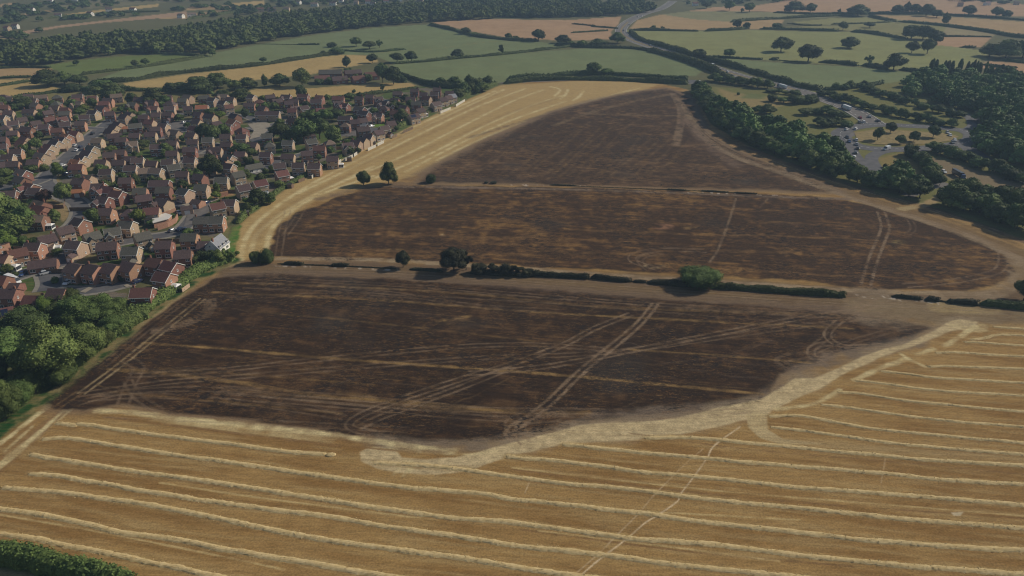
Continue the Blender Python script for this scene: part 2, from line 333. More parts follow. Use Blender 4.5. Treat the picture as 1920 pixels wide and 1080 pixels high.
for (x0, y0, x1, y1, w, a) in [(560,384,960,387,1.6,.6),(580,408,960,415,1.6,.6),(530,437,1000,447,1.8,.65),(560,463,1000,478,2.4,.55),(900,358,1100,361,1.5,.6),(1000,400,1300,420,2,.35),(1060,430,1340,440,2.5,.5),
                            (900,446,1220,455,2,.45),(1340,438,1640,449,1.6,.75),(1000,470,1300,482,2.4,.5),(1340,470,1560,478,3.5,.5),(1350,505,1620,519,1.2,.85),(1400,415,1640,425,2,.4),(700,365,1000,368,1.5,.45),(620,476,900,486,2.5,.5),(1100,385,1500,395,2,.3),(560,425,900,432,3,.25)]:
    pp = [(x0+(x1-x0)*k/8, y0+(y1-y0)*k/8+rs.uniform(-2, 2)) for k in range(9)]
    paint(line_mask(pp, w*.7, 1.0, 1.2), (0.25,0.145,0.06), a, 1.3*n_sm)
for (x, y, rx, ry, c, a) in [(1245,424,26,6,(0.36,0.19,0.11),.7),(1290,428,22,4,(0.34,0.22,0.09),.6),(740,467,26,3,(0.38,0.25,0.09),.8),(1480,472,24,7,(0.30,0.17,0.06),.6),(1690,454,18,4,(0.30,0.24,0.10),.7),(1225,500,20,3,(0.45,0.36,0.2),.8),
                             (850,600,26,6,(0.22,0.14,0.07),.6),(1530,440,14,3,(0.40,0.22,0.11),.8),(1000,412,10,2,(0.4,0.28,0.13),.7),(785,437,8,2,(0.42,0.30,0.16),.9),(835,441,8,2,(0.42,0.30,0.16),.8),(1560,752,20,8,(0.31,0.21,0.09),.1)]:
    pp = [(x+rx*math.cos(t*0.6283), y+ry*math.sin(t*0.6283)) for t in range(10)]
    paint(poly_mask(pp, 1.0, 2.5), c, a*.8, sstep(.35, .7, n_sm))
# slanting combing of the far scorched lobe
for i in range(26):
    x0 = 840+i*19+rs.uniform(-8, 8); L = rs.uniform(40, 140)
    pp = [(x0+L*1.05*k/4, 335-rs.uniform(0, 12)-L*0.8*k/4) for k in range(5)]
    if pp[-1][1] > 200 and pp[-1][0] < 1420-0.5*(335-pp[-1][1]): paint(line_mask(pp, rs.uniform(0.5, 1.4), 1.2, 1.6), (0.20,0.13,0.07), rs.uniform(.2, .5), 0.3+n_sm)
# wheel ruts in pairs
def ruts(pp, gap=2.1, w=0.55, c=RUT, a=.8, soft=0.35):
    P = catmull(GP(pp), 4); A = []; B = []
    for i, p in enumerate(P):
        q = P[min(i+1, len(P)-1)]-P[max(i-1, 0)]; nn = Vector((-q.y, q.x, 0)).normalized()*gap/2
        A.append(p+nn); B.append(p-nn)
    for Q in (A, B):
        Q = Q[::2]+[Q[-1]]
        paint(line_mask(Q, w, soft, 0.4, world=True), c, a, 0.55+0.6*n_sm)
for pp, kw in [
  ([(1228,570),(1200,605),(1150,648),(1095,692),(1040,745),(1018,764),(985,788),(962,802),(955,815),(975,830)], dict(w=.8, a=.95)),
  ([(700,812),(668,806),(655,797),(670,782),(720,760),(800,732),(880,706),(960,682),(1060,645),(1110,618),(1180,590)], dict(a=.8)),
  ([(676,800),(700,788),(780,757),(860,728),(930,700),(960,688)], dict(a=.6)),
  ([(240,704),(400,695),(560,678),(720,662),(860,650),(1000,646),(1130,655)], dict(a=.6)), ([(150,740),(300,718),(450,706),(620,692),(800,678),(960,668)], dict(a=.55)),
  ([(880,700),(1000,690),(1100,674),(1200,654),(1350,625),(1480,600),(1600,582),(1640,572)], dict(a=.75)),
  ([(1000,668),(1150,660),(1300,640),(1450,618),(1600,600)], dict(a=.45)),
  ([(1640,556),(1605,580),(1570,605),(1552,625),(1560,640),(1590,650),(1650,648)], dict(a=.8)), ([(1590,645),(1545,645),(1522,655),(1525,670),(1545,682)], dict(a=.6)),
  ([(1560,625),(1520,655)], dict(a=.4)), ([(1590,600),(1640,590),(1700,600)], dict(a=.5)),
  ([(480,522),(800,538),(1100,562),(1400,580),(1620,592)], dict(a=.45)), ([(430,560),(620,552),(860,570),(1040,583)], dict(a=.35)), ([(640,541),(760,553),(900,575),(1000,580)], dict(a=.4)),
  ([(150,755),(240,735),(400,730),(600,750),(800,765),(1000,770),(1160,772)], dict(a=.5)), ([(170,748),(300,742),(500,760),(640,782)], dict(a=.4)),
  ([(970,800),(990,790),(1040,785),(1050,775),(1030,765)], dict(a=.7)), ([(1100,782),(1105,800),(1120,815)], dict(a=.4)), ([(230,760),(245,720),(260,690),(240,675)], dict(a=.4, gap=3)), ([(300,770),(260,745),(240,715)], dict(a=.4)),
  ([(1652,398),(1660,425),(1652,450),(1640,480),(1630,510),(1624,533)], dict(w=.9, gap=3.2, a=.9)), ([(1230,503),(1195,493),(1185,483),(1205,473),(1250,468),(1320,470)], dict(a=.8, gap=3)),
  ([(1215,505),(1200,490),(1210,480),(1240,474)], dict(a=.6)), ([(1880,470),(1878,500),(1850,515),(1780,528),(1700,535)], dict(a=.7, gap=3)), ([(540,395),(530,430),(525,460),(522,480)], dict(a=.5, gap=2.5)),
  ([(1700,440),(1712,430),(1705,412),(1680,400)], dict(a=.4)), ([(570,388),(550,420),(535,440)], dict(a=.5, gap=2.5)),
  ([(380,560),(330,600),(270,648),(215,692),(155,736)], dict(w=.55, a=.75, c=(0.36,0.27,0.15))), ([(345,565),(270,622),(190,690)], dict(a=.4)), ([(395,562),(385,590),(330,612),(290,620)], dict(w=2.2, a=.5)),
  ([(150,735),(110,762),(60,802),(0,850)], dict(a=.5, c=(0.22,0.14,0.065))),
  ]:
    ruts(pp, **kw)
for pp, w, a in [([(1380,372),(1365,420),(1345,470),(1330,492)], .8, .7), ([(1425,388),(1440,372)], .8, .4)]: paint(line_mask(pp, w, .4, .3), RUT, a)
# heaps of soot lines in the near scorch: many fine drag marks
for i in range(120):
    x0 = rs.uniform(180, 1400); y0 = 520+rs.random()**0.8*280; L = rs.uniform(40, 320); sl = rs.choice([0.09, 0.10, 0.11, 0.11, -0.1, -0.45, -0.3])
    if sl < -.2: L *= .4
    pp = [(x0+L*k/5, y0+sl*L*k/5+rs.uniform(-3, 3)) for k in range(6)]
    im = line_mask(pp, rs.uniform(.15, .5), .35, 0.5); inb = poly_mask(BR1, 1, 0); keep = np.isin(im[0], inb[0][inb[1] > .9])
    paint((im[0][keep], im[1][keep]), rs.choice([(0.13,0.085,0.05), (0.11,0.08,0.06), (0.15,0.095,0.045)]), rs.uniform(.2, .5))
paint(line_mask([(440,494),(386,516),(268,604),(160,692),(0,808),(-200,955)], 2.6, 1.2, 1.2), (0.44,0.33,0.165), .9)
# scraped and straw-strewn firebreak between scorch and stubble
BAND = [(690,840),(742,846),(754,858),(800,862),(850,858),(920,841),(1000,820),(1090,797),(1160,793),(1240,788),(1280,781),(1368,760),(1425,749),(1447,735),(1491,709),(1526,709),(1566,691),(1614,669),(1654,656),(1698,645),(1742,625),(1777,606),(1799,598),(1835,603),(1829,610),(1785,620),(1742,637),(1698,653),(1654,668),(1588,700),(1544,725),(1491,750),(1447,770),(1438,780),(1412,782),(1368,794),(1280,813),(1180,825),(1060,832),(960,853),(880,882),(820,889),(745,888),(705,878),(678,864),(676,848)]
paint(poly_mask([(x, y-7) for x, y in BAND[5:24]]+BAND[24:40], 2.0, 2.5), (0.30,0.235,0.15), .55)
im = poly_mask(BAND, 0.4, 0.6); idx, mk = im
c = np.array((0.50,0.395,0.225))*(0.68+0.55*fbm(GX[idx], GY[idx], 1.3, 55, 3))[:, None]
C[idx] = C[idx]*(1-mk[:, None])+c*mk[:, None]
paint(poly_mask([(1399,775),(1438,773),(1438,806),(1469,823),(1540,832),(1469,835),(1425,820),(1405,801)], .4, .5), (0.47,0.37,0.20), .9)
paint(poly_mask([(1440,820),(1640,835),(1920,850),(1925,868),(1640,848),(1460,834)], 1.5, .6), (0.36,0.265,0.13), .55)
for pp, w, a in [([(1456,767),(1513,760),(1544,749),(1575,731)], 1.0, .9), ([(1603,713),(1654,689),(1702,672)], 1.3, .8), ([(1720,665),(1750,654)], 1.2, .7), ([(1772,648),(1807,626),(1828,611)], 1.3, .7), ([(760,864),(750,876),(738,890)], .5, .9), ([(770,866),(766,878),(755,893)], .5, .9), ([(775,872),(768,884)], .5, .8),
                 ([(180,771),(240,773),(330,785),(450,797),(600,812),(680,824),(780,838),(850,845)], 1.6, .9), ([(300,783),(480,808),(620,822)], 3.4, .5), ([(700,840),(860,852),(930,845)], .5, .6),
                 ([(1790,612),(1830,618),(1845,612)], 3, .6), ([(1690,664),(1705,674),(1735,687)], .8, .9)]:
    paint(line_mask(pp, w, .9, 1.2), STRAW2, a*.85, .35+1.1*n_sm)
for pp in [[(200,782),(400,806),(640,835),(780,848)], [(270,792),(480,818),(640,838)], [(1180,812),(1400,842),(1700,868),(1925,890)], [(960,880),(1200,912),(1500,942),(1925,972)], [(200,880),(500,925),(820,972),(1000,996),(1300,1035),(1600,1062)]]:
    paint(line_mask(pp, .45, .3, .2), (0.20,0.115,0.05), .7)
for pp in [[(960,877),(1200,905),(1400,925),(1650,945),(1925,968)], [(1010,995),(1200,1018),(1460,1052)], [(300,905),(500,935),(820,975)], [(0,965),(200,1000),(400,1040),(533,1068)], [(1200,958),(1500,975)]]:
    paint(line_mask(pp, .35, .3, .2), STRAW, .7)
WR = [
 [(105,793),(140,797),(160,796),(300,816),(450,835),(560,849),(612,852)],
 [(80,823),(120,821),(180,829),(300,848),(480,874),(640,897),(780,915),(900,925),(960,936),(1020,941),(1200,962),(1330,980),(1460,993),(1540,1003),(1700,1019),(1940,1033)],
 [(55,852),(180,872),(320,893),(470,914),(640,941),(820,967),(960,980),(1100,998),(1200,1011),(1330,1020),(1440,1033),(1540,1045),(1700,1061),(1940,1078)],
 [(55,888),(110,892),(250,917),(400,941),(500,954),(610,968),(700,983),(900,1012),(960,1022),(1130,1040),(1300,1062),(1460,1078),(1700,1105)],
 [(5,914),(100,922),(250,942),(330,957),(440,978),(580,1007),(740,1030),(900,1052),(1000,1068),(1090,1080),(1300,1105)],
 [(-30,950),(0,955),(90,967),(165,982),(230,999),(320,1010),(430,1031),(533,1048),(620,1062),(720,1080),(900,1106)],
 [(-40,994),(0,1000),(80,1013),(170,1032),(270,1052),(390,1077),(500,1102)],
 [(700,868),(780,872),(860,880),(960,893),(1060,906),(1200,919),(1270,929),(1460,949),(1560,959),(1740,977),(1940,991)],
 [(950,856),(1080,868),(1200,884),(1300,893),(1380,900),(1500,914),(1600,921),(1760,933),(1940,948)],
 [(1055,833),(1200,848),(1330,860),(1440,870),(1640,886),(1760,898),(1940,910)],
 [(1210,821),(1280,820),(1340,824),(1440,834),(1600,849),(1740,862),(1940,875)],
 [(1445,801),(1500,806),(1600,820),(1650,828),(1750,838),(1940,853)],
 [(1442,780),(1500,779),(1560,790),(1640,804),(1750,815),(1940,832)],
 [(1540,758),(1640,771),(1780,789),(1940,802)],
 [(1572,735),(1620,739),(1700,751),(1800,761),(1940,773)],
 [(1604,713),(1660,720),(1760,732),(1940,743)],
 [(1652,696),(1700,701),(1760,708),(1940,719)],
 [(1740,688),(1775,686),(1850,689),(1940,693)],
 [(1754,661),(1800,661),(1860,665),(1940,669)],
 [(1808,641),(1850,643),(1940,649)],
 [(1820,637),(1848,633),(1868,628),(1900,628),(1940,631)],
 [(1862,612),(1900,615),(1940,618)]]
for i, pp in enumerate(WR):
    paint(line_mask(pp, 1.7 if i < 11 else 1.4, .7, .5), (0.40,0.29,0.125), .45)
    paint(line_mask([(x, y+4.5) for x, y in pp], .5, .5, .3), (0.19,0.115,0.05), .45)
for pp in ([(520,498),(640,502),(745,507)], [(1660,556),(1700,563),(1760,570)], [(1290,360),(1420,365),(1480,368)], [(1600,553),(1640,560)], [(960,347),(1100,349)]):
    paint(line_mask(pp, 1.6, .8, 1.0), (0.48,0.41,0.33), .9, sstep(.60, .72, fbm(GX, GY, 1.6, 88, 2)))
for dy, a in ((-3, .5), (2, .6), (7, .4)):
    ruts([(420,506+dy),(620,505+dy),(900,517+dy),(1200,540+dy),(1500,560+dy),(1640,568+dy),(1860,580+dy)], a=a, c=(0.24,0.175,0.11), w=.5)
    ruts([(1280,196+dy*.5),(1330,256+dy),(1460,318+dy),(1640,380+dy),(1780,426+dy),(1925,486+dy)], a=a, c=(0.26,0.19,0.115), w=.6)
for pp, a in [([(1370,272),(1450,302),(1560,340),(1680,376),(1800,412),(1930,462)], .8), ([(1640,360),(1760,396),(1925,450)], .5)]: paint(line_mask(pp, .7, .5, .8), (0.42,0.28,0.13), a, .3+n_sm)
for pp, kw in [([(985,830),(962,806),(958,792),(990,776),(1040,772),(1080,770)], dict(a=.7, gap=2.6)), ([(1000,825),(975,802),(1000,782),(1060,775)], dict(a=.5)), ([(1545,700),(1490,690),(1465,678),(1490,668),(1560,664)], dict(a=.35, w=1.4, gap=3)),
               ([(200,778),(420,788),(640,800),(760,806)], dict(a=.4)), ([(400,742),(640,760),(900,783),(1100,786)], dict(a=.45)), ([(420,728),(640,744),(880,766)], dict(a=.35)), ([(1110,795),(1180,786),(1300,776),(1400,770)], dict(a=.4)), ([(1530,668),(1600,640),(1680,618),(1720,612)], dict(a=.4)),
               ([(460,535),(760,548),(1060,566),(1360,590),(1560,602)], dict(a=.4, gap=4)), ([(1030,556),(1240,572),(1480,588),(1620,594)], dict(a=.4))]:
    ruts(pp, **kw)
# footpath worn across the stubble
for pp, w, a in [([(1388,800),(1340,835),(1325,860),(1300,895),(1275,928),(1270,940),(1235,965),(1210,980),(1185,1002),(1160,1022),(1125,1048),(1088,1080),(1070,1100)], .38, .95),
                 ([(1318,842),(1285,870),(1225,930),(1200,960),(1160,1000),(1120,1040),(1080,1075)], .3, .45), ([(992,905),(984,925)], .3, .5), ([(1652,905),(1660,860)], .3, .3)]:
    paint(line_mask(pp, w*.6, .14, .05), (0.58,0.45,0.28), a)
paint(poly_mask([(1783,961),(1806,960),(1800,967),(1788,967)], .2, .2), (0.5,0.42,0.28), .9)
# rough green margin between hedge trees and field
paint(line_mask([(436,488),(380,516),(300,570),(215,640),(140,702),(60,762),(-20,822),(-200,945)], 5.0, 2.0, 1.0), (0.06,0.09,0.03), .95)
paint(line_mask([(445,425),(436,455),(432,480)], 3.0, 1.0, .5), (0.10,0.17,0.04), .95)
paint(line_mask([(470,398),(560,335),(700,268),(830,204),(930,160)], 3.0, 1.2, .8), (0.09,0.13,0.045), .9)
paint(poly_mask([(-300,960),(-20,1022),(120,1045),(260,1090),(200,1400),(-600,1200)], 1, .3), (0.075,0.11,0.035), .95)
paint(poly_mask([(-100,1060),(0,1066),(60,1078),(90,1120),(-200,1200)], 1, .3), (0.33,0.27,0.14), .9)
C = np.clip(C, 0.012, 0.75)

me = bpy.data.meshes.new('ground')
me.vertices.add(N); co = np.stack([GX, GY, np.zeros(N)], 1).astype(np.float32); me.vertices.foreach_set('co', co.ravel())
ii = (np.arange(nr-1)[:, None]*nc+np.arange(nc-1)[None, :]).ravel()
fq = np.stack([ii, ii+nc, ii+nc+1, ii+1], 1)
me.loops.add(fq.size); me.loops.foreach_set('vertex_index', fq.ravel().astype(np.int32))
me.polygons.add(len(fq)); me.polygons.foreach_set('loop_start', (np.arange(len(fq))*4).astype(np.int32)); me.polygons.foreach_set('loop_total', np.full(len(fq), 4, np.int32))
me.update(calc_edges=True)
at = me.color_attributes.new('land', 'FLOAT_COLOR', 'POINT')
at.data.foreach_set('color', np.concatenate([C, BM[:, None]], 1).astype(np.float32).ravel())
m, n, b = newmat('land')
va = n.nodes.new('ShaderNodeVertexColor'); va.layer_name = 'land'
tc = n.nodes.new('ShaderNodeTexCoord'); mp = n.nodes.new('ShaderNodeMapping'); mp.inputs['Rotation'].default_value = (0, 0, -SW); mp.inputs['Scale'].default_value = (0.28, 1, 1)
n.links.new(tc.outputs['Object'], mp.inputs[0])
nz = n.nodes.new('ShaderNodeTexNoise'); nz.inputs['Scale'].default_value = 1.1; nz.inputs['Detail'].default_value = 6; nz.inputs['Roughness'].default_value = .7; n.links.new(mp.outputs[0], nz.inputs[0])
nz2 = n.nodes.new('ShaderNodeTexNoise'); nz2.inputs['Scale'].default_value = 2.2; nz2.inputs['Detail'].default_value = 4; n.links.new(tc.outputs['Object'], nz2.inputs[0])
mx = n.nodes.new('ShaderNodeMath'); mx.operation = 'ADD'; n.links.new(nz.outputs[0], mx.inputs[0]); n.links.new(nz2.outputs[0], mx.inputs[1])
mr = n.nodes.new('ShaderNodeMapRange'); mr.inputs[1].default_value = .65; mr.inputs[2].default_value = 1.35; mr.inputs[3].default_value = .62; mr.inputs[4].default_value = 1.38; n.links.new(mx.outputs[0], mr.inputs[0])
def layer(prev, scl, rot, sc, lo, hi, col, amt, use_burn, rough=.75, dist=0.0):
    mp_ = n.nodes.new('ShaderNodeMapping'); mp_.inputs['Rotation'].default_value = (0, 0, rot); mp_.inputs['Scale'].default_value = scl; n.links.new(tc.outputs['Object'], mp_.inputs[0])
    z = n.nodes.new('ShaderNodeTexNoise'); z.inputs['Scale'].default_value = sc; z.inputs['Detail'].default_value = 7; z.inputs['Roughness'].default_value = rough; z.inputs['Distortion'].default_value = dist; n.links.new(mp_.outputs[0], z.inputs[0])
    r_ = n.nodes.new('ShaderNodeMapRange'); r_.inputs[1].default_value = lo; r_.inputs[2].default_value = hi; r_.inputs[3].default_value = 0; r_.inputs[4].default_value = amt; n.links.new(z.outputs[0], r_.inputs[0]); f = r_.outputs[0]
    if use_burn is not None:
        src = va.outputs['Alpha']
        if not use_burn: iv = n.nodes.new('ShaderNodeMath'); iv.operation = 'SUBTRACT'; iv.inputs[0].default_value = 1; n.links.new(src, iv.inputs[1]); src = iv.outputs[0]
        m_ = n.nodes.new('ShaderNodeMath'); m_.operation = 'MULTIPLY'; n.links.new(f, m_.inputs[0]); n.links.new(src, m_.inputs[1]); f = m_.outputs[0]
        if use_burn: m2_ = n.nodes.new('ShaderNodeMath'); m2_.operation = 'MULTIPLY'; m2_.use_clamp = True; n.links.new(f, m2_.inputs[0]); n.links.new(zr.outputs[0], m2_.inputs[1]); f = m2_.outputs[0]
    x = n.nodes.new('ShaderNodeMixRGB'); n.links.new(f, x.inputs[0]); n.links.new(prev, x.inputs[1]); x.inputs[2].default_value = (*col, 1); return x.outputs[0]
zb = n.nodes.new('ShaderNodeTexNoise'); zb.inputs['Scale'].default_value = .05; zb.inputs['Detail'].default_value = 4; n.links.new(tc.outputs['Object'], zb.inputs[0])
zr = n.nodes.new('ShaderNodeMapRange'); zr.inputs[1].default_value = .36; zr.inputs[2].default_value = .62; zr.inputs[3].default_value = .12; zr.inputs[4].default_value = 1.25; n.links.new(zb.outputs[0], zr.inputs[0])
col = va.outputs[0]
col = layer(col, (.28, 1, 1), -SW, 1.5, .54, .63, (0.20,0.12,0.05), .85, True, .8)
col = layer(col, (.8, 1, 1), -SW, .55, .53, .62, (0.15,0.078,0.032), .6, True, .75, 2.5)
col = layer(col, (.12, 1, 1), -SW-.75, 1.3, .56, .70, (0.15,0.10,0.06), .55, True, .8)
col = layer(col, (.5, 1, 1), -SW, .6, .48, .60, (0.020,0.017,0.016), .75, True, .75, .8)
col = layer(col, (.6, 1, 1), -SW, 2.6, .60, .72, (0.30,0.22,0.13), .6, True, .7)
col = layer(col, (.035, 1, 1), -SW, 1.0, .46, .70, (0.20,0.12,0.045), .42, False, .7)
col = layer(col, (.05, 1, 1), -SW, 2.4, .54, .70, (0.42,0.31,0.15), .20, False, .7)
hs = n.nodes.new('ShaderNodeHueSaturation'); n.links.new(col, hs.inputs['Color']); n.links.new(mr.outputs[0], hs.inputs['Value'])
n.links.new(hs.outputs[0], b.inputs['Base Color']); b.inputs['Roughness'].default_value = 1.0; b.inputs['Specular IOR Level'].default_value = 0.05
bp = n.nodes.new('ShaderNodeBump'); bp.inputs['Strength'].default_value = .35; bp.inputs['Distance'].default_value = .25; n.links.new(nz.outputs[0], bp.inputs['Height']); n.links.new(bp.outputs[0], b.inputs['Normal'])
me.materials.append(m)
struct(link('ground', me))
# ------------------------------------------------------------ roads
ZC = [0]; ROADP = []
def ribbon(name, pp, w, z, mat, world=False, n=6, off=0.0):
    ZC[0] += 1; z += ZC[0]*.0024
    P = catmull(pp if world else GP(pp), n); mb = MB(); L = []; ROADP.extend((p.x, p.y, (w if not callable(w) else 8)/2) for p in P)
    for i, p in enumerate(P):
        q = P[min(i+1, len(P)-1)]-P[max(i-1, 0)]; nn = Vector((-q.y, q.x, 0)).normalized()
        ww = w(i/(len(P)-1)) if callable(w) else w
        L.append(p+nn*(off+ww/2)); L.append(p+nn*(off-ww/2))
    mb.v = [(v.x, v.y, z) for v in L]
    for i in range(len(P)-1): mb.f.append((2*i, 2*i+1, 2*i+3, 2*i+2)); mb.m.append(0)
    me = mb.mesh(name, [mat])
    if me.polygons[0].normal.z < 0: me.flip_normals()
    return struct(link(name, me))
def sheet(name, pp, z, mat):
    ZC[0] += 1; z += ZC[0]*.0024
    P = GP(pp); mb = MB(); mb.v = [(p.x, p.y, z) for p in P]; mb.f = [tuple(range(len(P)))]; mb.m = [0]
    me = mb.mesh(name, [mat])
    if me.polygons[0].normal.z < 0: me.flip_normals()
    return struct(link(name, me))
ASPH = simple('asphalt', (0.085,0.085,0.092), (0.125,0.122,0.128), 0.25)
ASPH2 = simple('worn_asphalt', (0.115,0.105,0.10), (0.165,0.15,0.14), 0.3)
CONC = simple('pale_paving', (0.24,0.21,0.165), (0.32,0.28,0.22), 0.4)
PATH = simple('pavement', (0.20,0.185,0.16), (0.26,0.24,0.20), 0.5)
MARK = simple('road_paint', (0.62,0.62,0.60), (0.75,0.75,0.72), 3)
DRYG = simple('dry_grass', (0.17,0.13,0.05), (0.28,0.21,0.085), 0.35)
ROADA = [(1262,2),(1240,16),(1205,27),(1178,41),(1165,55),(1170,67),(1200,81),(1250,97),(1300,113),(1350,131),(1400,146),(1450,158),(1500,171),(1545,186),(1590,203),(1615,216),(1640,233)]
ribbon('road', ROADA, 15, 0.06, ASPH2)
ribbon('verge', ROADA[3:13], 2.2, 0.075, DRYG)
ribbon('road', [(1296,150),(1308,160),(1325,170),(1345,188),(1368,208),(1395,222),(1440,238),(1500,252),(1560,262)], 8, 0.07, ASPH)
ribbon('road', [(1562,262),(1580,256),(1600,248)], 9, 0.065, ASPH2)
ring = [(1585,262),(1575,253),(1582,245),(1605,238),(1645,234),(1700,236),(1755,239),(1800,244),(1822,252),(1822,262),(1800,270),(1750,277),(1690,280),(1640,279),(1605,273),(1585,262)]
ribbon('road', ring, 11, 0.085, ASPH)
ribbon('road', [(1592,270),(1600,284),(1608,296),(1620,305),(1642,322)], 6, 0.07, ASPH)
ribbon('road', [(1700,281),(1662,283),(1640,290),(1634,300),(1645,318),(1662,338),(1700,356)], 7, 0.075, ASPH)
ribbon('road', [(1815,246),(1828,236),(1822,222),(1800,212),(1780,205)], 9, 0.07, ASPH)
ribbon('road', [(1812,266),(1822,282),(1850,302),(1900,330),(1980,360)], 10, 0.07, ASPH)
ribbon('road', [(1700,368),(1740,352),(1780,345)], 6, 0.065, ASPH2)
ribbon('road', [(938,156),(1000,153),(1130,149),(1250,153),(1300,157)], 4.5, 0.06, ASPH2)
dash = MB()
def dashes(pp, w, on, gap, off=0.0, z=0.30):
    P = catmull(GP(pp), 8); acc = 0
    for a, b in zip(P[:-1], P[1:]):
        d = (b-a); L = d.length
        if L < 1e-3: continue
        d /= L; nn = Vector((-d.y, d.x, 0)); s = 0
        while s < L:
            ph = acc % (on+gap)
            if ph < on:
                e = min(on-ph, L-s); p = a+d*s+nn*off; q = a+d*(s+e)+nn*off
                dash.add([(p.x+nn.x*w/2, p.y+nn.y*w/2, z), (p.x-nn.x*w/2, p.y-nn.y*w/2, z), (q.x-nn.x*w/2, q.y-nn.y*w/2, z), (q.x+nn.x*w/2, q.y+nn.y*w/2, z)], [(0,1,2,3)])
            else: e = min(on+gap-ph, L-s)
            s += e+1e-4; acc += e+1e-4
Z_MARK = .5
dashes(ROADA, .25, 4, 4, 4.0); dashes(ROADA, .25, 4, 4, -4.0); dashes(ROADA, .3, 90, .1, 7.0); dashes(ROADA, .3, 90, .1, -7.0)
dashes(ring, .2, 2, 2); dashes([(1345,188),(1368,208),(1395,222),(1440,238)], .2, 3, 3)
struct(link('road_marking', dash.mesh('road_marking', [MARK])))
sheet('traffic_island', [(1602,250),(1640,243),(1700,246),(1770,250),(1798,256),(1785,264),(1740,270),(1690,272),(1640,271),(1608,264)], 0.16, DRYG)
# housing estate streets
TOWNR = [([(218,220),(205,229),(188,242),(165,260),(140,282),(115,304),(95,322),(84,336),(88,348),(108,356)], 7.5), ([(98,350),(120,368),(140,376),(150,386),(153,400),(143,418),(125,432),(112,444)], 7),
  ([(112,444),(130,472),(160,470),(200,461),(240,452),(290,444),(330,436),(352,420),(368,400),(395,388)], 6), ([(130,472),(118,492),(80,502),(40,516),(10,524)], 7), ([(88,505),(96,528),(90,545)], 7),
  ([(104,545),(150,546),(200,540),(250,528)], 6), ([(380,388),(345,384),(320,384)], 6), ([(345,226),(335,240),(318,252),(300,258),(262,262)], 7), ([(318,228),(330,250)], 12),
  ([(478,236),(498,244),(486,258),(465,262)], 12), ([(498,240),(520,232),(560,226)], 6), ([(635,252),(665,250),(690,246),(705,240)], 9), ([(640,262),(610,272),(580,285),(560,292)], 5),
  ([(395,270),(415,278),(400,286),(370,283)], 6), ([(690,185),(720,190),(700,205),(690,214)], 6), ([(560,292),(530,296),(500,315),(470,325)], 5.5), ([(84,336),(60,345),(30,350),(-20,352)], 6),
  ([(188,242),(160,240),(120,236),(60,238),(-20,246)], 5), ([(215,222),(260,216),(320,214),(380,214)], 5), ([(380,214),(420,214),(470,222),(500,240)], 5), ([(165,330),(220,334),(280,326),(340,300),(395,272)], 5)]
for pp, w in TOWNR:
    ribbon('pavement', pp, w+3.2, 0.045, PATH); ribbon('road', pp, w, 0.065, ASPH)
sheet('courtyard', [(309,230),(338,228),(345,236),(336,246),(310,247)], 0.085, ASPH2)
sheet('courtyard', [(465,234),(492,228),(507,232),(504,243),(490,256),(468,262),(476,245)], 0.085, CONC)
sheet('courtyard', [(346,388),(392,380),(398,392),(372,418),(345,425),(352,400)], 0.085, ASPH2)
sheet('courtyard', [(640,246),(690,243),(695,252),(650,257)], 0.085, ASPH2)
for q in [[(340,384),(370,374),(376,376),(352,388)], [(392,376),(410,371),(412,374),(396,380)], [(196,472),(212,462),(216,464),(204,474)], [(150,548),(176,534),(182,537),(160,550)], [(100,306),(108,300),(114,302),(106,308)], [(232,536),(248,530),(252,534),(238,540)]]:
    sheet('driveway', q, 0.095, CONC)

# ------------------------------------------------------------ foliage
def foliage(name, c1, c2, rnd=0.3):
    m, n, b = newmat(name)
    cr = noise_col(n, c1, c2, 2.6, 3, None, 'Object')
    oi = n.nodes.new('ShaderNodeObjectInfo'); mr = n.nodes.new('ShaderNodeMapRange'); mr.inputs[3].default_value = 1-rnd; mr.inputs[4].default_value = 1+rnd
    n.links.new(oi.outputs['Random'], mr.inputs[0])
    va = n.nodes.new('ShaderNodeVertexColor'); va.layer_name = 'tone'
    mu = n.nodes.new('ShaderNodeMixRGB'); mu.blend_type = 'MULTIPLY'; mu.inputs[0].default_value = 1; n.links.new(cr.outputs[0], mu.inputs[1]); n.links.new(va.outputs[0], mu.inputs[2])
    hs = n.nodes.new('ShaderNodeHueSaturation'); n.links.new(mu.outputs[0], hs.inputs['Color']); n.links.new(mr.outputs[0], hs.inputs['Value'])
    ml = n.nodes.new('ShaderNodeMath'); ml.operation = 'MULTIPLY'; ml.inputs[1].default_value = 5.37
    fr = n.nodes.new('ShaderNodeMath'); fr.operation = 'FRACT'; m2 = n.nodes.new('ShaderNodeMapRange'); m2.inputs[3].default_value = .475; m2.inputs[4].default_value = .515
    n.links.new(oi.outputs['Random'], ml.inputs[0]); n.links.new(ml.outputs[0], fr.inputs[0]); n.links.new(fr.outputs[0], m2.inputs[0]); n.links.new(m2.outputs[0], hs.inputs['Hue'])
    n.links.new(hs.outputs[0], b.inputs['Base Color']); b.inputs['Roughness'].default_value = .75; b.inputs['Specular IOR Level'].default_value = .15
    return m
LEAF = foliage('leaves', (0.072,0.110,0.030), (0.132,0.182,0.052))
LEAFD = foliage('dark_leaves', (0.050,0.074,0.025), (0.092,0.122,0.038))
LEAFL = foliage('light_leaves', (0.085,0.13,0.024), (0.15,0.20,0.040), .2)
LEAFB = foliage('copper_leaves', (0.045,0.028,0.022), (0.075,0.045,0.028), .2)
BURNT = foliage('scorched_leaves', (0.030,0.032,0.018), (0.068,0.068,0.034), .2)
BARK = simple('bark', (0.045,0.036,0.026), (0.085,0.068,0.05), 3)
ICO_V = []; ICO_F = []
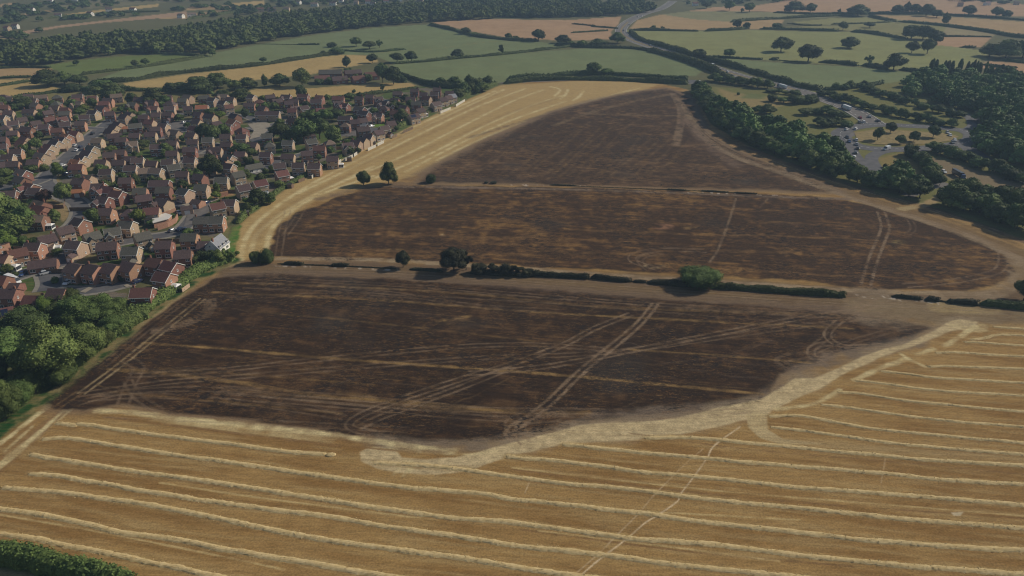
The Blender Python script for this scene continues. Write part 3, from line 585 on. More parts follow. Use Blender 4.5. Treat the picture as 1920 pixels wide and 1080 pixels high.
def make_ico():
    import bmesh
    bm = bmesh.new(); bmesh.ops.create_icosphere(bm, subdivisions=2, radius=1.0)
    for v in bm.verts: ICO_V.append(tuple(v.co))
    for f in bm.faces: ICO_F.append(tuple(v.index for v in f.verts))
    bm.free()
make_ico(); ICO_A = np.array(ICO_V)
def leafcloud(lumps, count, size, rng, core=0.86, tones=None):
    """lumps: (x,y,z,rx,ry,rz); leaf clumps on their skins over an inner mass; -> verts, faces, tone per vertex"""
    V = []; F = []; T = []; nv = 0
    area = np.array([l[3]*l[4]+l[3]*l[5]+l[4]*l[5] for l in lumps]); cnt = np.maximum(8, (count*area/area.sum())).astype(int)
    LA = np.array(lumps)
    for li, l in enumerate(lumps):
        tone = (0.72+0.55*rng.random()) if tones is None else tones
        c = np.array(l[:3]); r = np.array(l[3:6])
        v = ICO_A*r*core*(0.93+0.14*rng.random((len(ICO_A), 1)))+c
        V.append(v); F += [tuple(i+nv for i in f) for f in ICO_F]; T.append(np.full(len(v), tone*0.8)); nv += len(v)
        n = cnt[li]; d = rng.normal(size=(n, 3)); d /= np.linalg.norm(d, axis=1)[:, None]
        p = d*r*(0.86+0.26*rng.random((n, 1)))+c
        keep = np.ones(n, bool)
        for lj, o in enumerate(lumps):
            if lj != li: keep &= (((p-LA[lj, :3])/LA[lj, 3:6])**2).sum(1) > 0.62
        keep &= p[:, 2] > 0.01
        p = p[keep]; d = d[keep]; n = len(p)
        if n == 0: continue
        nrm = d+rng.normal(size=(n, 3))*0.55; nrm /= np.linalg.norm(nrm, axis=1)[:, None]
        a = np.cross(nrm, rng.normal(size=(n, 3))); a /= np.linalg.norm(a, axis=1)[:, None]; bb = np.cross(nrm, a)
        s = size*(0.6+0.9*rng.random((n, 1)))
        q = np.stack([p+a*s, p+bb*s*.8+nrm*s*.25, p-a*s*.9, p-bb*s*.8+nrm*s*.1], 1).reshape(-1, 3)
        V.append(q); F += [(nv+4*i, nv+4*i+1, nv+4*i+2, nv+4*i+3) for i in range(n)]; nv += 4*n
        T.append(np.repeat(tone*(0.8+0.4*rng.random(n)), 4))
    return np.concatenate(V), F, np.concatenate(T)
def cloud_mesh(name, V, F, T, mat):
    me = bpy.data.meshes.new(name); me.from_pydata(V.tolist(), [], F); me.materials.append(mat)
    at = me.color_attributes.new('tone', 'FLOAT_COLOR', 'POINT'); at.data.foreach_set('color', np.stack([T, T, T, np.ones(len(T))], 1).astype(np.float32).ravel())
    return me
def crown_lumps(kind, rng):
    L = []
    if kind == 'round':
        L.append((0, 0, .60, .36, .36, .34))
        for k in range(9):
            a = k*0.698+rng.random()*.5; rr = .22+.12*rng.random(); z = .36+.36*rng.random(); s = .15+.10*rng.random()
            L.append((rr*math.cos(a), rr*math.sin(a), z, s, s, s*.9))
        for k in range(3): a = rng.random()*6.28; L.append((.14*math.cos(a), .14*math.sin(a), .80+.06*rng.random(), .15, .15, .13))
    elif kind == 'broad':
        L.append((0, 0, .56, .38, .38, .36))
        for k in range(12):
            a = k*0.5236+rng.random()*.5; rr = .28+.10*rng.random(); z = .26+.34*rng.random(); s = .13+.09*rng.random()
            L.append((rr*math.cos(a), rr*math.sin(a), z, s, s, s*.85))
        for k in range(5): a = rng.random()*6.28; q = .2*rng.random(); L.append((q*math.cos(a), q*math.sin(a), .78+.08*rng.random(), .16, .16, .13))
    elif kind == 'tall':
        for k in range(9):
            z = .25+.075*k; rr = .10*rng.random(); a = rng.random()*6.28; s = .34*math.sin(min(1, (k+2.5)/10)*math.pi)**.6*(.75+.3*rng.random())
            L.append((rr*math.cos(a), rr*math.sin(a), min(z, .88), s, s, .13))
    elif kind == 'poplar':
        for k in range(10):
            z = .10+.085*k; s = .40*min(1, (10.6-k)/4)**.6; L.append((.05*(rng.random()-.5), .05*(rng.random()-.5), z, s, s, .09))
    elif kind == 'bush':
        L.append((0, 0, .40, .42, .42, .48))
        for k in range(8):
            a = k*.785+rng.random()*.5; rr = .24+.12*rng.random(); s = .16+.09*rng.random(); L.append((rr*math.cos(a), rr*math.sin(a), .22+.4*rng.random(), s, s, s*1.3))
    elif kind == 'thin':
        for k in range(14):
            a = rng.random()*6.28; rr = .36*rng.random(); s = .09+.07*rng.random(); L.append((rr*math.cos(a), rr*math.sin(a), .35+.55*rng.random(), s, s, s*.8))
    return L
CROWN = {}
def crown(kind, mat, var, fine):
    key = (kind, mat.name, var, fine)
    if key not in CROWN:
        rng = np.random.default_rng(hash((kind, var)) % 1000 if False else (len(kind)*131+var*17+sum(map(ord, kind))))
        cnt, sz = {0: (700, .050), 1: (2200, .030), 2: (9000, .0155)}[fine]
        V, F, T = leafcloud(crown_lumps(kind, rng), cnt, sz, rng)
        CROWN[key] = cloud_mesh('crown_'+kind, V, F, T, mat)
    return CROWN[key]
def trunk_mesh():
    mb = MB(); sides = 7
    def limb(pts, rads):
        o = len(mb.v)
        for p, r in zip(pts, rads):
            for k in range(sides): a = k*6.2832/sides; mb.v.append((p[0]+r*math.cos(a), p[1]+r*math.sin(a), p[2]))
        for j in range(len(pts)-1):
            for k in range(sides): k2 = (k+1) % sides; mb.f.append((o+j*sides+k, o+j*sides+k2, o+(j+1)*sides+k2, o+(j+1)*sides+k)); mb.m.append(0)
    limb([(0,0,-.02),(0,0,.03),(.005,0,.16),(0,.01,.34),(.0,.0,.6)], [.040,.028,.022,.017,.006])
    for a in (0.3, 1.7, 3.1, 4.4, 5.5): limb([(0,0,.17+.03*(a % 1)),(.10*math.cos(a),.10*math.sin(a),.30),(.24*math.cos(a),.24*math.sin(a),.46)], [.014,.010,.004])
    return mb.mesh('trunk', [BARK], True)
TRUNK = trunk_mesh()
rt = random.Random(11); NTREE = [0]
KMAT = {'l': LEAF, 'd': LEAFD, 'y': LEAFL, 'c': LEAFB, 'b': BURNT}
def plant(name, label, cat, group, loc, w, h, kind='round', mat='l', fine=1, trunk=True, rot=None):
    e = bpy.data.objects.new(name, None); COL.objects.link(e); e.location = loc; e.empty_display_size = .5
    e.rotation_euler[2] = rt.random()*6.28 if rot is None else rot; e.scale = (w, w, h)
    tag(e, label, cat, group)
    var = rt.randrange(3)
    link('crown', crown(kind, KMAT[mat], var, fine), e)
    if trunk: link('trunk', TRUNK, e)
    NTREE[0] += 1; return e
def tree_px(px, py, wpx, hpx, label, group, kind='round', mat='l', fine=1, cat='tree', name=None, **k):
    g = G(px, py); s = scale_at(py); w = wpx/s; h = tall(px, py, hpx)
    # the drawn height includes half the crown's depth seen from above
    h = max(h-0.25*w*(CAMH/math.hypot(g.y, CAMH)), 1.2)
    nm = name or {'poplar': 'poplar_tree', 'bush': 'bush'}.get(kind, 'tree')
    return plant(nm, label, cat, group, g, w*1.05, h, kind, mat, fine, trunk=(kind != 'bush'), **k)
# single trees of the far farmland, each told apart by where it stands
A = 'oaks and field trees of the farmland'
FT = [(1464,97,38,30,'round','d','large rounded dark oak in the green field, leftmost of the three beyond the road'),
 (1515,115,44,34,'round','d','largest dark domed oak on the hedge between the two pale green fields'),
 (1593,90,33,23,'broad','d','rounded oak with a flat shadow alone in the middle of the pale green field'),
 (1675,131,36,33,'broad','d','tall dark oak at the lower hedge left of the poplar wood'),
 (1628,122,18,21,'thin','l','slim loose-crowned tree left of the dark oak on the lower hedge'),
 (1709,99,25,24,'round','d','smaller dark tree below the big clump, left of a pair'),
 (1738,101,27,32,'round','d','taller dark tree below the big clump, right of a pair'),
 (1708,73,40,28,'round','d','big spreading oak, left crown of the clump at the hedge corner'),
 (1730,74,36,28,'round','d','big spreading oak, middle crown of the clump at the hedge corner'),
 (1750,84,30,30,'round','d','round dark oak, right crown of the clump at the hedge corner'),
 (1382,53,17,17,'round','d','small round tree at the end of the hedge beside the road fields'),
 (1400,54,15,13,'round','d','small round hedge tree just right of the road fields'),
 (1456,54,19,13,'bush','d','low domed tree on the hedge above the great pale green field'),
 (1580,57,18,18,'round','d','dark tree on the thin hedge above the great pale green field'),
 (1630,52,20,12,'round','d','low tree hanging on the hedge at the green strip'),
 (1608,30,40,23,'broad','d','wide dark domed tree against the pink stubble at the top right'),
 (1682,26,24,18,'round','d','left tree of the row at the top right stubble'),
 (1700,24,18,24,'tall','d','tall tree in the row at the top right stubble, second from left'),
 (1714,26,22,20,'round','d','third tree from the left in the row at the top right stubble'),
 (1736,30,26,24,'round','d','fourth tree from the left in the row at the top right stubble'),
 (1756,33,22,16,'round','d','low round tree at the right end of the row at the top right stubble'),
 (1771,46,20,26,'tall','d','upright dark tree where two hedges meet below the top right stubble'),
 (1490,23,38,22,'broad','d','broad dark tree with a bushy foot at the top, left of the pink stubble'),
 (1519,25,20,20,'round','l','smaller tree just right of the broad dark one at the top'),
 (1573,27,9,12,'thin','l','small thin tree left of the wide domed one at the top'),
 (1324,16,18,14,'round','d','leftmost of three spaced trees on the stubble right of the road'),
 (1367,20,20,20,'round','l','middle of three spaced trees on the stubble right of the road'),
 (1405,23,20,19,'round','l','rightmost of three spaced trees on the stubble right of the road'),
 (1390,24,11,9,'thin','l','little bare tree between the middle and right stubble trees'),
 (1815,30,26,22,'round','d','tree at the far right top, left one of three'),
 (1868,33,22,22,'round','d','tree at the far right top, middle one of three'),
 (1886,34,18,16,'round','d','tree at the far right top, right one of three'),
 (1855,106,40,26,'broad','l','left crown of the rounded copse at the right edge of the green field'),
 (1885,110,50,38,'broad','l','tallest middle crown of the rounded copse at the right edge'),
 (1917,108,44,34,'broad','l','right crown of the rounded copse at the right edge'),
 (1310,112,26,22,'round','d','tree standing against the road hedge where the dual road passes'),
 (1367,108,22,18,'round','l','round tree on the hedge right of the dual road'),
 (1226,57,14,10,'thin','l','left one of a small pair of trees on the hedge right of the bend'),
 (1242,57,10,9,'thin','l','right one of a small pair of trees on the hedge right of the bend'),
 (1010,77,26,24,'round','d','tall dark rounded oak alone on the pink stubble left of the road'),
 (1055,81,28,17,'broad','d','wide dark tree on the hedge right of the tall stubble oak'),
 (1070,86,15,11,'bush','l','small bushy tree beside the wide dark one on the hedge'),
 (1092,88,20,15,'bush','l','pale bushy tree in the middle of the hedge before the road'),
 (1121,88,32,17,'broad','d','broad bluish tree on the hedge just before the road'),
 (1157,81,28,22,'broad','l','full tree standing at the inside of the road bend'),
 (1112,140,28,26,'round','l','pale rounded tree on the lane behind the harvested field'),
 (1138,141,26,15,'round','l','lower green tree touching the pale rounded one on the lane'),
 (954,73,14,12,'round','l','small tree at the corner of the pink stubble and the green field'),
 (967,73,10,7,'bush','l','tiny bush at the corner of the pink stubble'),
 (874,64,18,14,'round','d','dark tree on the hedge at the left of the pink stubble'),
 (890,68,14,9,'bush','l','bushy tree just right of the dark one at the left of the pink stubble'),
 (858,108,24,17,'broad','d','dome-shaped oak alone on the hedge in the green fields'),
 (941,102,16,19,'thin','l','light open-crowned tree right of the dome-shaped oak'),
 (745,117,26,20,'round','d','left one of two matching round oaks in the green field'),
 (772,115,23,21,'round','d','right one of two matching round oaks in the green field'),
 (668,87,22,19,'round','l','rounded tree left of the dark oak in the upper green field'),
 (693,92,27,17,'round','d','dark rounded oak in the upper green field'),
 (712,90,13,17,'thin','l','brownish thin tree beside the dark oak in the upper green field'),
 (622,88,18,10,'bush','d','low dark bush at the left of the upper green field trees'),
 (632,101,30,16,'bush','l','wide bushy tree below the low dark bush'),
 (606,103,10,9,'bush','d','small round bush left of the wide bushy tree'),
 (650,126,22,25,'tall','d','dense upright tree standing in the golden meadow'),
 (698,118,21,19,'round','d','dark tree behind the long school building'),
 (494,117,14,11,'round','d','small round tree at the hedge of the green field'),
 (385,105,18,17,'round','l','left one of two touching round trees on the green field hedge'),
 (399,105,14,16,'round','l','right one of two touching round trees on the green field hedge'),
 (336,102,18,21,'broad','l','leaning tree where wood and green field meet'),
 (254,124,14,13,'round','d','left one of two small trees in the dark green meadow'),
 (273,122,16,14,'round','l','right one of two small trees in the dark green meadow'),
 (144,123,12,12,'round','d','single small tree by the gap in the left hedge'),
 (738,158,30,36,'round','d','large dark tree at the right end of the school'),
 (718,155,30,40,'round','l','tall full tree beside the school, left of the dark one'),
 (375,172,56,32,'broad','d','massive dark tree group crown above the houses, left of the school meadow'),
 (408,166,46,32,'broad','l','second massive crown above the houses, left of the school meadow'),
 (340,170,30,18,'round','d','low crown left of the massive trees above the houses'),
 (441,170,26,22,'round','l','round crown right of the massive trees above the houses'),
 (465,165,34,22,'broad','d','dark crown left of the school among shrubs'),
 (497,163,16,28,'tall','l','slim upright tree left of the school'),
 (525,162,36,26,'broad','d','broad dark crown in front of the school meadow'),
 (567,163,36,38,'round','l','big rounded tree at the left end of the school'),
 (565,183,22,26,'round','d','dense tree at the foot of the school meadow'),
 (320,175,26,22,'round','d','round tree on the golden strip left of the massive crowns'),
 (664,176,8,9,'round','d','tiny round tree on the school meadow'),
 (717,172,11,16,'thin','l','two-stemmed young tree at the school meadow fence'),
 (90,162,48,34,'broad','d','big dark crown at the end of the golden strips'),
 (122,158,34,26,'broad','l','light crown beside the big dark one at the golden strips'),
 (150,160,36,22,'round','d','round dark crown right of the golden strips'),
 (136,171,36,18,'bush','d','low crown below the golden strips group'),
 (192,172,52,24,'broad','l','wide crown in the belt behind the houses'),
 (215,186,44,34,'broad','d','tall wide dark crown just behind the houses'),
 (180,182,26,22,'round','d','dark crown left of the tall wide one behind the houses'),
 (248,196,22,24,'round','d','dark upright crown behind the pale-gabled houses'),
 (288,196,40,34,'broad','d','large crown left of the red-roofed long house'),
 (310,196,26,20,'round','l','crown beside the large one left of the red-roofed long house'),
 (420,188,34,22,'broad','d','dark crown above the pink-roofed house'),
 (455,188,38,24,'broad','l','rounded crown right of the pink-roofed house'),
 (4,202,22,24,'round','d','dark tree at the left edge behind the houses'),
 (48,202,50,24,'broad','d','wide dark low crown at the left behind the houses'),
 (81,203,14,20,'tall','d','narrow dark conifer-like tree behind the houses'),
 (103,204,26,18,'round','d','dark round tree right of the narrow one behind the houses'),
 (140,206,26,22,'round','l','loose tree by the red roof behind the houses'),
 (175,203,18,22,'round','d','dark tree by the meadow gap behind the houses'),
 (374,190,12,10,'round','c','small brownish tree on the dry meadow, right of two'),
 (345,192,16,14,'round','l','small green tree on the dry meadow'),
 (360,191,12,12,'round','c','small brownish tree on the dry meadow, left of two')]
for px, py, w, h, kd, mt, lb in FT: tree_px(px, py, w, h, lb, A, kd, mt, 1)
# trees standing in and round the big field
B = 'trees standing in the harvested field'
tree_px(682,347,27,29,'round dark tree at the tip of the burnt ground, left one of three', B, 'round', 'd', 2)
tree_px(729,345,32,44,'tall open-crowned tree at the tip of the burnt ground, middle of three', B, 'broad', 'l', 2)
tree_px(808,342,20,19,'small round bush at the tip of the burnt ground, right one of three', B, 'bush', 'd', 2, name='tree')
tree_px(756,501,29,34,'round scorched tree alone at the left end of the field hedge', B, 'round', 'b', 2)
tree_px(851,508,52,48,'largest scorched tree with bare dry top in the field hedge', B, 'round', 'b', 2)
tree_px(874,506,28,38,'dry half-bare crown touching the largest scorched tree', B, 'thin', 'b', 2)
tree_px(1312,534,76,42,'wide green domed tree rising from the field hedge', B, 'bush', 'l', 2, name='tree')
tree_px(1919,563,42,42,'dark tree cut by the right edge beside the dusty track', B, 'round', 'd', 2)
tree_px(480,493,22,26,'dark bush left one of two at the field corner below the houses', B, 'bush', 'd', 2)
tree_px(501,492,26,32,'dark bush right one of two at the field corner below the houses', B, 'bush', 'd', 2)
for i, (px, py, w, h) in enumerate([(898,512,30,22),(925,513,34,24),(948,514,28,26),(968,515,30,22),(990,516,24,14)]):
    tree_px(px, py, w, h, '%s scorched thorn bush from the left in the row right of the largest scorched tree' % ORD[i], 'scorched thorn bushes', 'thin' if i % 2 else 'bush', 'b', 2, cat='bush', name='thorn_bush')
for i, (px, py, w, h) in enumerate([(925,344,12,5),(912,344,7,4)]): tree_px(px, py, w, h, ['larger','smaller'][i]+' of two charred low stumps of bush on the upper burnt strip', 'charred bushes', 'bush', 'b', 1, cat='bush', name='thorn_bush')
# dense trees at the left of the field
Cg = 'trees in the belt left of the field'
LT = [(98,706,108,112,'broad','l','huge domed green tree at the left, nearest the field edge'),(20,680,80,70,'broad','l','green crown at the left edge beside the huge domed tree'),(52,640,90,72,'broad','d','shaded crown behind the huge domed tree'),
 (150,610,80,64,'broad','l','tall green crown below the cul-de-sac'),(112,606,60,44,'broad','d','dark crown in the shade below the cul-de-sac'),(196,598,60,50,'broad','l','bright crown next to the red brick house'),(222,588,40,34,'round','l','smaller bright crown touching the red brick house garden'),
 (168,668,70,68,'broad','l','large crown at the field margin right of the huge domed tree'),(215,626,50,40,'round','l','crown at the field margin below the red brick house'),(190,650,46,40,'round','l','crown between the two margin trees'),
 (65,722,52,48,'round','d','rounded tree in front of the small lawn'),(10,778,60,74,'broad','l','crown at the lower left edge'),(40,752,52,46,'bush','l','bushy crown at the lower left'),(-10,720,60,60,'broad','d','crown cut by the left edge above the lawn corner'),
 (120,716,50,34,'bush','l','bushy growth at the foot of the huge domed tree'),(8,612,50,36,'round','l','crown by the lowest house at the left edge'),(50,600,36,30,'round','l','light crown behind the lowest houses'),(90,582,34,30,'bush','y','yellow green bush behind the brown roofs'),
 (130,570,44,34,'round','d','dark crown beside the brown-roofed house at the cul-de-sac'),(5,425,70,70,'broad','l','big crown at the left edge among houses'),(28,452,66,58,'broad','l','large green crown in front of the left houses'),(8,470,44,44,'broad','y','yellowish crown at the left edge'),
 (52,430,40,50,'broad','l','crown behind the left terrace'),(12,400,46,36,'broad','l','crown cut by the left edge, upper one'),(122,378,32,38,'round','l','bright round tree beside the wide road bend'),(86,382,28,30,'round','c','dark copper tree left of the bright round one')]
for px, py, w, h, kd, mt, lb in LT: tree_px(px, py, w, h, lb, Cg, kd, mt, 2 if py > 540 else 1)
# trees in the estate: told apart by order along bands of the picture
ET = [(265,418,34,30,'y'),(178,420,32,32,'l'),(105,415,20,26,'l'),(200,360,22,26,'l'),(398,330,44,44,'d'),(372,340,20,30,'l'),(382,395,0,0,'l'),(232,350,24,28,'l'),(255,345,18,24,'d'),(312,290,26,24,'l'),(300,284,22,18,'d'),
 (385,256,30,28,'d'),(400,262,34,30,'d'),(420,256,26,26,'l'),(412,224,22,18,'y'),(395,218,20,16,'d'),(460,222,20,24,'d'),(452,292,40,26,'l'),(470,295,26,20,'d'),(505,264,26,18,'l'),
 (528,262,38,36,'d'),(572,268,50,52,'l'),(600,260,40,44,'d'),(628,272,42,44,'l'),(610,230,34,28,'l'),(633,226,30,24,'d'),(580,232,30,28,'l'),(550,272,34,34,'d'),
 (540,395,0,0,'d'),(485,385,34,34,'d'),(508,382,30,26,'l'),(466,400,24,22,'d'),(490,345,22,22,'d'),(462,338,22,22,'l'),(408,362,18,24,'l'),(345,360,22,26,'d'),(565,322,22,24,'d'),(592,326,18,18,'l'),
 (270,280,24,20,'d'),(245,222,20,22,'l'),(258,226,18,18,'l'),(228,212,14,14,'l'),(232,270,22,18,'l'),(210,285,22,14,'y'),(190,330,26,24,'l'),(110,330,22,28,'y'),(84,320,18,16,'l'),(70,282,24,26,'l'),(48,286,18,20,'l'),
 (75,262,16,18,'d'),(18,262,20,18,'l'),(52,238,14,12,'l'),(150,218,22,18,'l'),(158,210,20,16,'y'),(128,222,16,16,'l'),(12,338,30,26,'l'),(5,350,24,20,'l'),(38,362,22,18,'l'),(62,325,24,18,'d'),(136,312,14,14,'l'),
 (336,228,18,16,'l'),(352,240,14,12,'l'),(480,208,22,18,'d'),(498,206,18,18,'l'),(515,208,20,18,'l'),(575,205,14,18,'d'),(614,190,12,14,'l'),(658,188,24,16,'l'),(675,184,20,14,'d'),(700,214,22,16,'l'),(740,208,26,22,'d'),(755,228,26,26,'d'),(770,200,20,16,'l'),
 (776,192,14,12,'y'),(756,208,20,16,'l'),(790,180,16,12,'l'),(760,190,20,16,'d'),(840,186,24,18,'d'),(860,184,26,20,'d'),(870,178,28,26,'l'),(882,176,20,24,'d'),(852,160,26,18,'l'),(880,162,24,26,'l'),(897,166,18,22,'d'),(915,160,26,22,'d'),(905,172,24,20,'l'),(893,176,20,18,'l'),
 (826,158,20,14,'l'),(835,163,18,16,'d'),(722,250,20,14,'l'),(742,246,18,14,'l'),(700,258,14,12,'l'),(655,290,22,18,'l'),(672,288,16,14,'d'),(620,286,14,14,'l'),(598,300,16,14,'l'),
 (395,492,30,26,'d'),(412,494,28,28,'l'),(430,490,22,24,'l'),(380,490,28,22,'d'),(368,496,20,18,'l'),(350,486,20,16,'y'),(335,498,16,14,'l'),(418,474,14,12,'l'),(300,470,16,14,'y'),(262,480,20,16,'l'),(168,458,22,14,'l'),(126,468,16,12,'l'),(108,478,20,14,'l'),(70,458,14,12,'y'),
 (190,474,14,14,'l'),(205,486,14,14,'y'),(212,532,14,14,'y'),(230,526,18,16,'d'),(104,530,14,14,'l'),(16,512,24,20,'l'),(30,520,16,14,'d'),(62,590,18,18,'y'),(340,545,14,10,'l'),(310,548,12,8,'l'),(445,478,12,10,'l'),
 (280,330,20,18,'l'),(300,345,14,14,'d'),(236,396,16,14,'y'),(320,372,14,10,'y'),(150,345,20,20,'d'),(212,376,16,14,'l'),(225,318,14,12,'d'),(60,410,20,16,'l'),(98,402,18,14,'y')]
bands = ['in the farthest house band','in the second farthest house band','in the third house band','in the nearest house band']
# belts round the interchange: nothing tells these apart
def belt(pp, n, wpx, hpx, spread, label, group, mats='lld', kinds=('broad','round'), fine=1, trunkless=False, name=None, cat='tree'):
    P = GP(pp); L = [0]
    for a, b_ in zip(P[:-1], P[1:]): L.append(L[-1]+(b_-a).length)
    for i in range(n):
        s = L[-1]*(i+rt.uniform(.2, .8))/n; j = max(k for k in range(len(P)) if L[k] <= s); j = min(j, len(P)-2)
        p = P[j].lerp(P[j+1], (s-L[j])/max(1e-6, L[j+1]-L[j])); d = (P[j+1]-P[j]).normalized(); p = p+Vector((-d.y, d.x, 0))*rt.uniform(-spread, spread)
        w = wpx*rt.uniform(.75, 1.25); h = hpx*rt.uniform(.75, 1.2)
        kd = rt.choice(kinds)
        lab = '%s %s' % (ordn(i), label)
        plant(name or ('poplar_tree' if kd == 'poplar' else 'tree'), lab, cat, group, p, w, h, kd, rt.choice(mats), fine, trunk=kd != 'bush')
belt([(1308,170),(1335,215),(1372,250),(1430,278),(1500,305),(1580,335),(1650,352),(1740,378)], 44, 11, 8.5, 2.5, 'tree from the far end in the front row along the burnt field', 'trees of the belt along the burnt field')
belt([(1782,384),(1840,402),(1930,435)], 13, 12, 9.5, 2.5, 'tree from the left in the right edge belt, front row', 'trees of the belt at the right edge')
belt([(1790,368),(1850,380),(1930,405)], 10, 11, 9.5, 3, 'tree from the left in the right edge belt, back row', 'trees of the belt at the right edge')
belt([(1738,140),(1790,141),(1850,150),(1925,160)], 26, 4.2, 13.5, 7, 'slim poplar from the left at the back of the wood', 'poplars at the back of the wood', mats='ld', kinds=('poplar',), cat='poplar')
I = 'shrubs of the planted strips'
for pp, n, w, h, sp, lb in [([(1332,152),(1390,160),(1440,167)], 9, 13, 7, 3, 'strip under the dual road'), ([(1445,190),(1500,196),(1530,192)], 6, 12, 6, 3, 'clump on the slip road grass'), ([(1420,212),(1450,214)], 3, 12, 6, 2, 'small clump behind the road sign'), ([(1495,214),(1560,216),(1585,224)], 6, 12, 6, 3, 'clump left of the queueing cars'), ([(1525,235),(1560,238),(1590,236)], 6, 10, 6, 3, 'bright clump left of the roundabout'),
                        ([(1540,178),(1600,196),(1650,212),(1700,222),(1770,236),(1790,238)], 24, 10, 5.5, 2, 'strip just behind the roundabout'), ([(1620,163),(1640,176),(1700,195),(1760,212),(1800,222)], 18, 10, 5.5, 2, 'second strip behind the roundabout'), ([(1560,168),(1600,166),(1640,172)], 5, 10, 6, 3, 'line below the green field corner'),
                        ([(1700,285),(1720,305),(1745,328),(1765,350)], 12, 9, 6, 2, 'strip below the roundabout'), ([(1740,283),(1790,296),(1850,318),(1930,348)], 16, 11, 6.5, 2, 'strip above the brown verge'), ([(1500,180),(1470,176),(1440,172)], 4, 10, 3.5, 2, 'low line by the dual road')]:
    belt(pp, n, w*.8, h, sp, 'shrub from the left in the '+lb, I, mats='lld', kinds=('broad','bush','round'), name='shrub', cat='shrub')
for i, (px, py, w, h) in enumerate([(1645,263,20,26),(1669,249,22,22),(1687,270,20,19),(1713,266,20,22),(1749,258,24,26)]):
    tree_px(px, py, w, h, '%s tree from the left on the roundabout island' % ORD[i], 'trees on the roundabout island', 'round', 'ldldd'[i], 1)
for i, (px, py, w, h) in enumerate([(598,158,16,12),(612,140,12,9),(622,157,20,14),(645,156,18,13),(652,136,14,10),(668,150,16,12),(690,152,18,16)]):
    tree_px(px, py, w, h, '%s from the left of the shrubs round the school wings' % ORD[i], 'shrubs round the school', 'round' if i % 2 else 'bush', 'ldl'[i % 3], 1, cat='shrub', name='shrub')
tree_px(1659,314,8,9,'tiny round bush alone on the dry grass below the roundabout', None, 'bush', 'd', 1, cat='bush')
tree_px(1384,178,6,6,'tiny bush on the grass left of the slip road sign', None, 'bush', 'l', 1, cat='bush')

# ------------------------------------------------------------ the far wood: one mass
def wood(label, polys, dens, sz, hh, mat, seed, cat, cnt=130, lsz=.105, nm='wood'):
    rng = np.random.default_rng(seed); V = []; F = []; T = []; nv = 0
    small, sf, stn = leafcloud(crown_lumps('broad', rng), cnt, lsz, rng)
    keepn = len(small); SF = np.array([f for f in sf if len(f) == 4]); SF3 = np.array([f for f in sf if len(f) == 3])
    FQ = []; FT3 = []
    for pp in polys:
        P = GP(pp); xs = [p.x for p in P]; ys = [p.y for p in P]
        area = abs(sum(P[i].x*P[(i+1) % len(P)].y-P[(i+1) % len(P)].x*P[i].y for i in range(len(P))))/2
        want = int(area/dens); got = 0; tries = 0
        while got < want and tries < want*30:
            tries += 1; x = rng.uniform(min(xs), max(xs)); y = rng.uniform(min(ys), max(ys)); c = False
            for i in range(len(P)):
                a = P[i]; b_ = P[(i+1) % len(P)]
                if (a.y > y) != (b_.y > y) and x < (b_.x-a.x)*(y-a.y)/(b_.y-a.y)+a.x: c = not c
            if not c: continue
            got += 1; s = sz*rng.uniform(.7, 1.35); h = hh*rng.uniform(.7, 1.25); an = rng.random()*6.28; ca, sa_ = math.cos(an)*s, math.sin(an)*s
            v = np.empty_like(small); v[:, 0] = small[:, 0]*ca-small[:, 1]*sa_+x; v[:, 1] = small[:, 0]*sa_+small[:, 1]*ca+y; v[:, 2] = small[:, 2]*h
            V.append(v); T.append(stn*rng.uniform(.55, 1.35)); FQ.append(SF+nv); FT3.append(SF3+nv); nv += keepn
    F = np.concatenate(FQ).tolist()+np.concatenate(FT3).tolist()
    o = link(nm, cloud_mesh(nm, np.concatenate(V), F, np.concatenate(T), mat)); tag(o, label, cat, None, 'stuff'); return o
wood('dark woodland filling the land between the green fields and the hazy distance', [
  [(-60,106),(60,92),(150,80),(300,70),(380,58),(470,40),(600,28),(760,16),(870,10),(1000,8),(1100,8),(1190,12),(1235,16),(1205,24),(1160,30),(1060,33),(960,34),(860,38),(800,42),(700,50),(600,62),(480,80),(400,96),(300,102),(210,104),(150,112),(40,126),(-60,128)]], 88, 13, 11, LEAF, 3, 'woodland')
wood('scattered hazy tree belts and copses along the top of the picture', [
  [(-80,20),(60,10),(200,2),(300,-2),(420,-4),(420,4),(300,4),(120,22),(20,44),(-80,56)], [(60,40),(200,28),(430,8),(430,12),(250,30),(120,40)], [(330,28),(440,14),(500,12),(520,22),(420,34)], [(500,-2),(620,-6),(900,-10),(1200,-10),(1240,2),(1100,0),(880,2),(640,10),(520,14)],
  [(1250,4),(1350,-4),(1480,-8),(1500,2),(1420,8),(1300,12)], [(1740,-8),(1960,-10),(1960,12),(1880,8),(1780,2)], [(0,70),(60,62),(120,56),(120,64),(0,80)]], 420, 11, 6.5, LEAF, 8, 'tree belts')

wood('dense mass of trees in the wood right of the roundabout and behind the belts', [
  [(1702,158),(1735,143),(1800,146),(1850,150),(1960,158),(1990,300),(1970,345),(1900,322),(1850,300),(1835,262),(1850,240),(1835,215),(1790,204),(1740,190),(1700,182)],
  [(1330,196),(1350,206),(1400,225),(1450,250),(1520,262),(1575,290),(1590,318),(1620,340),(1560,322),(1470,288),(1400,258),(1350,232)], [(1640,335),(1680,345),(1760,372),(1745,380),(1660,356)]], 58, 11.5, 10.5, LEAF, 12, 'woodland', 420, .055, 'woodland')
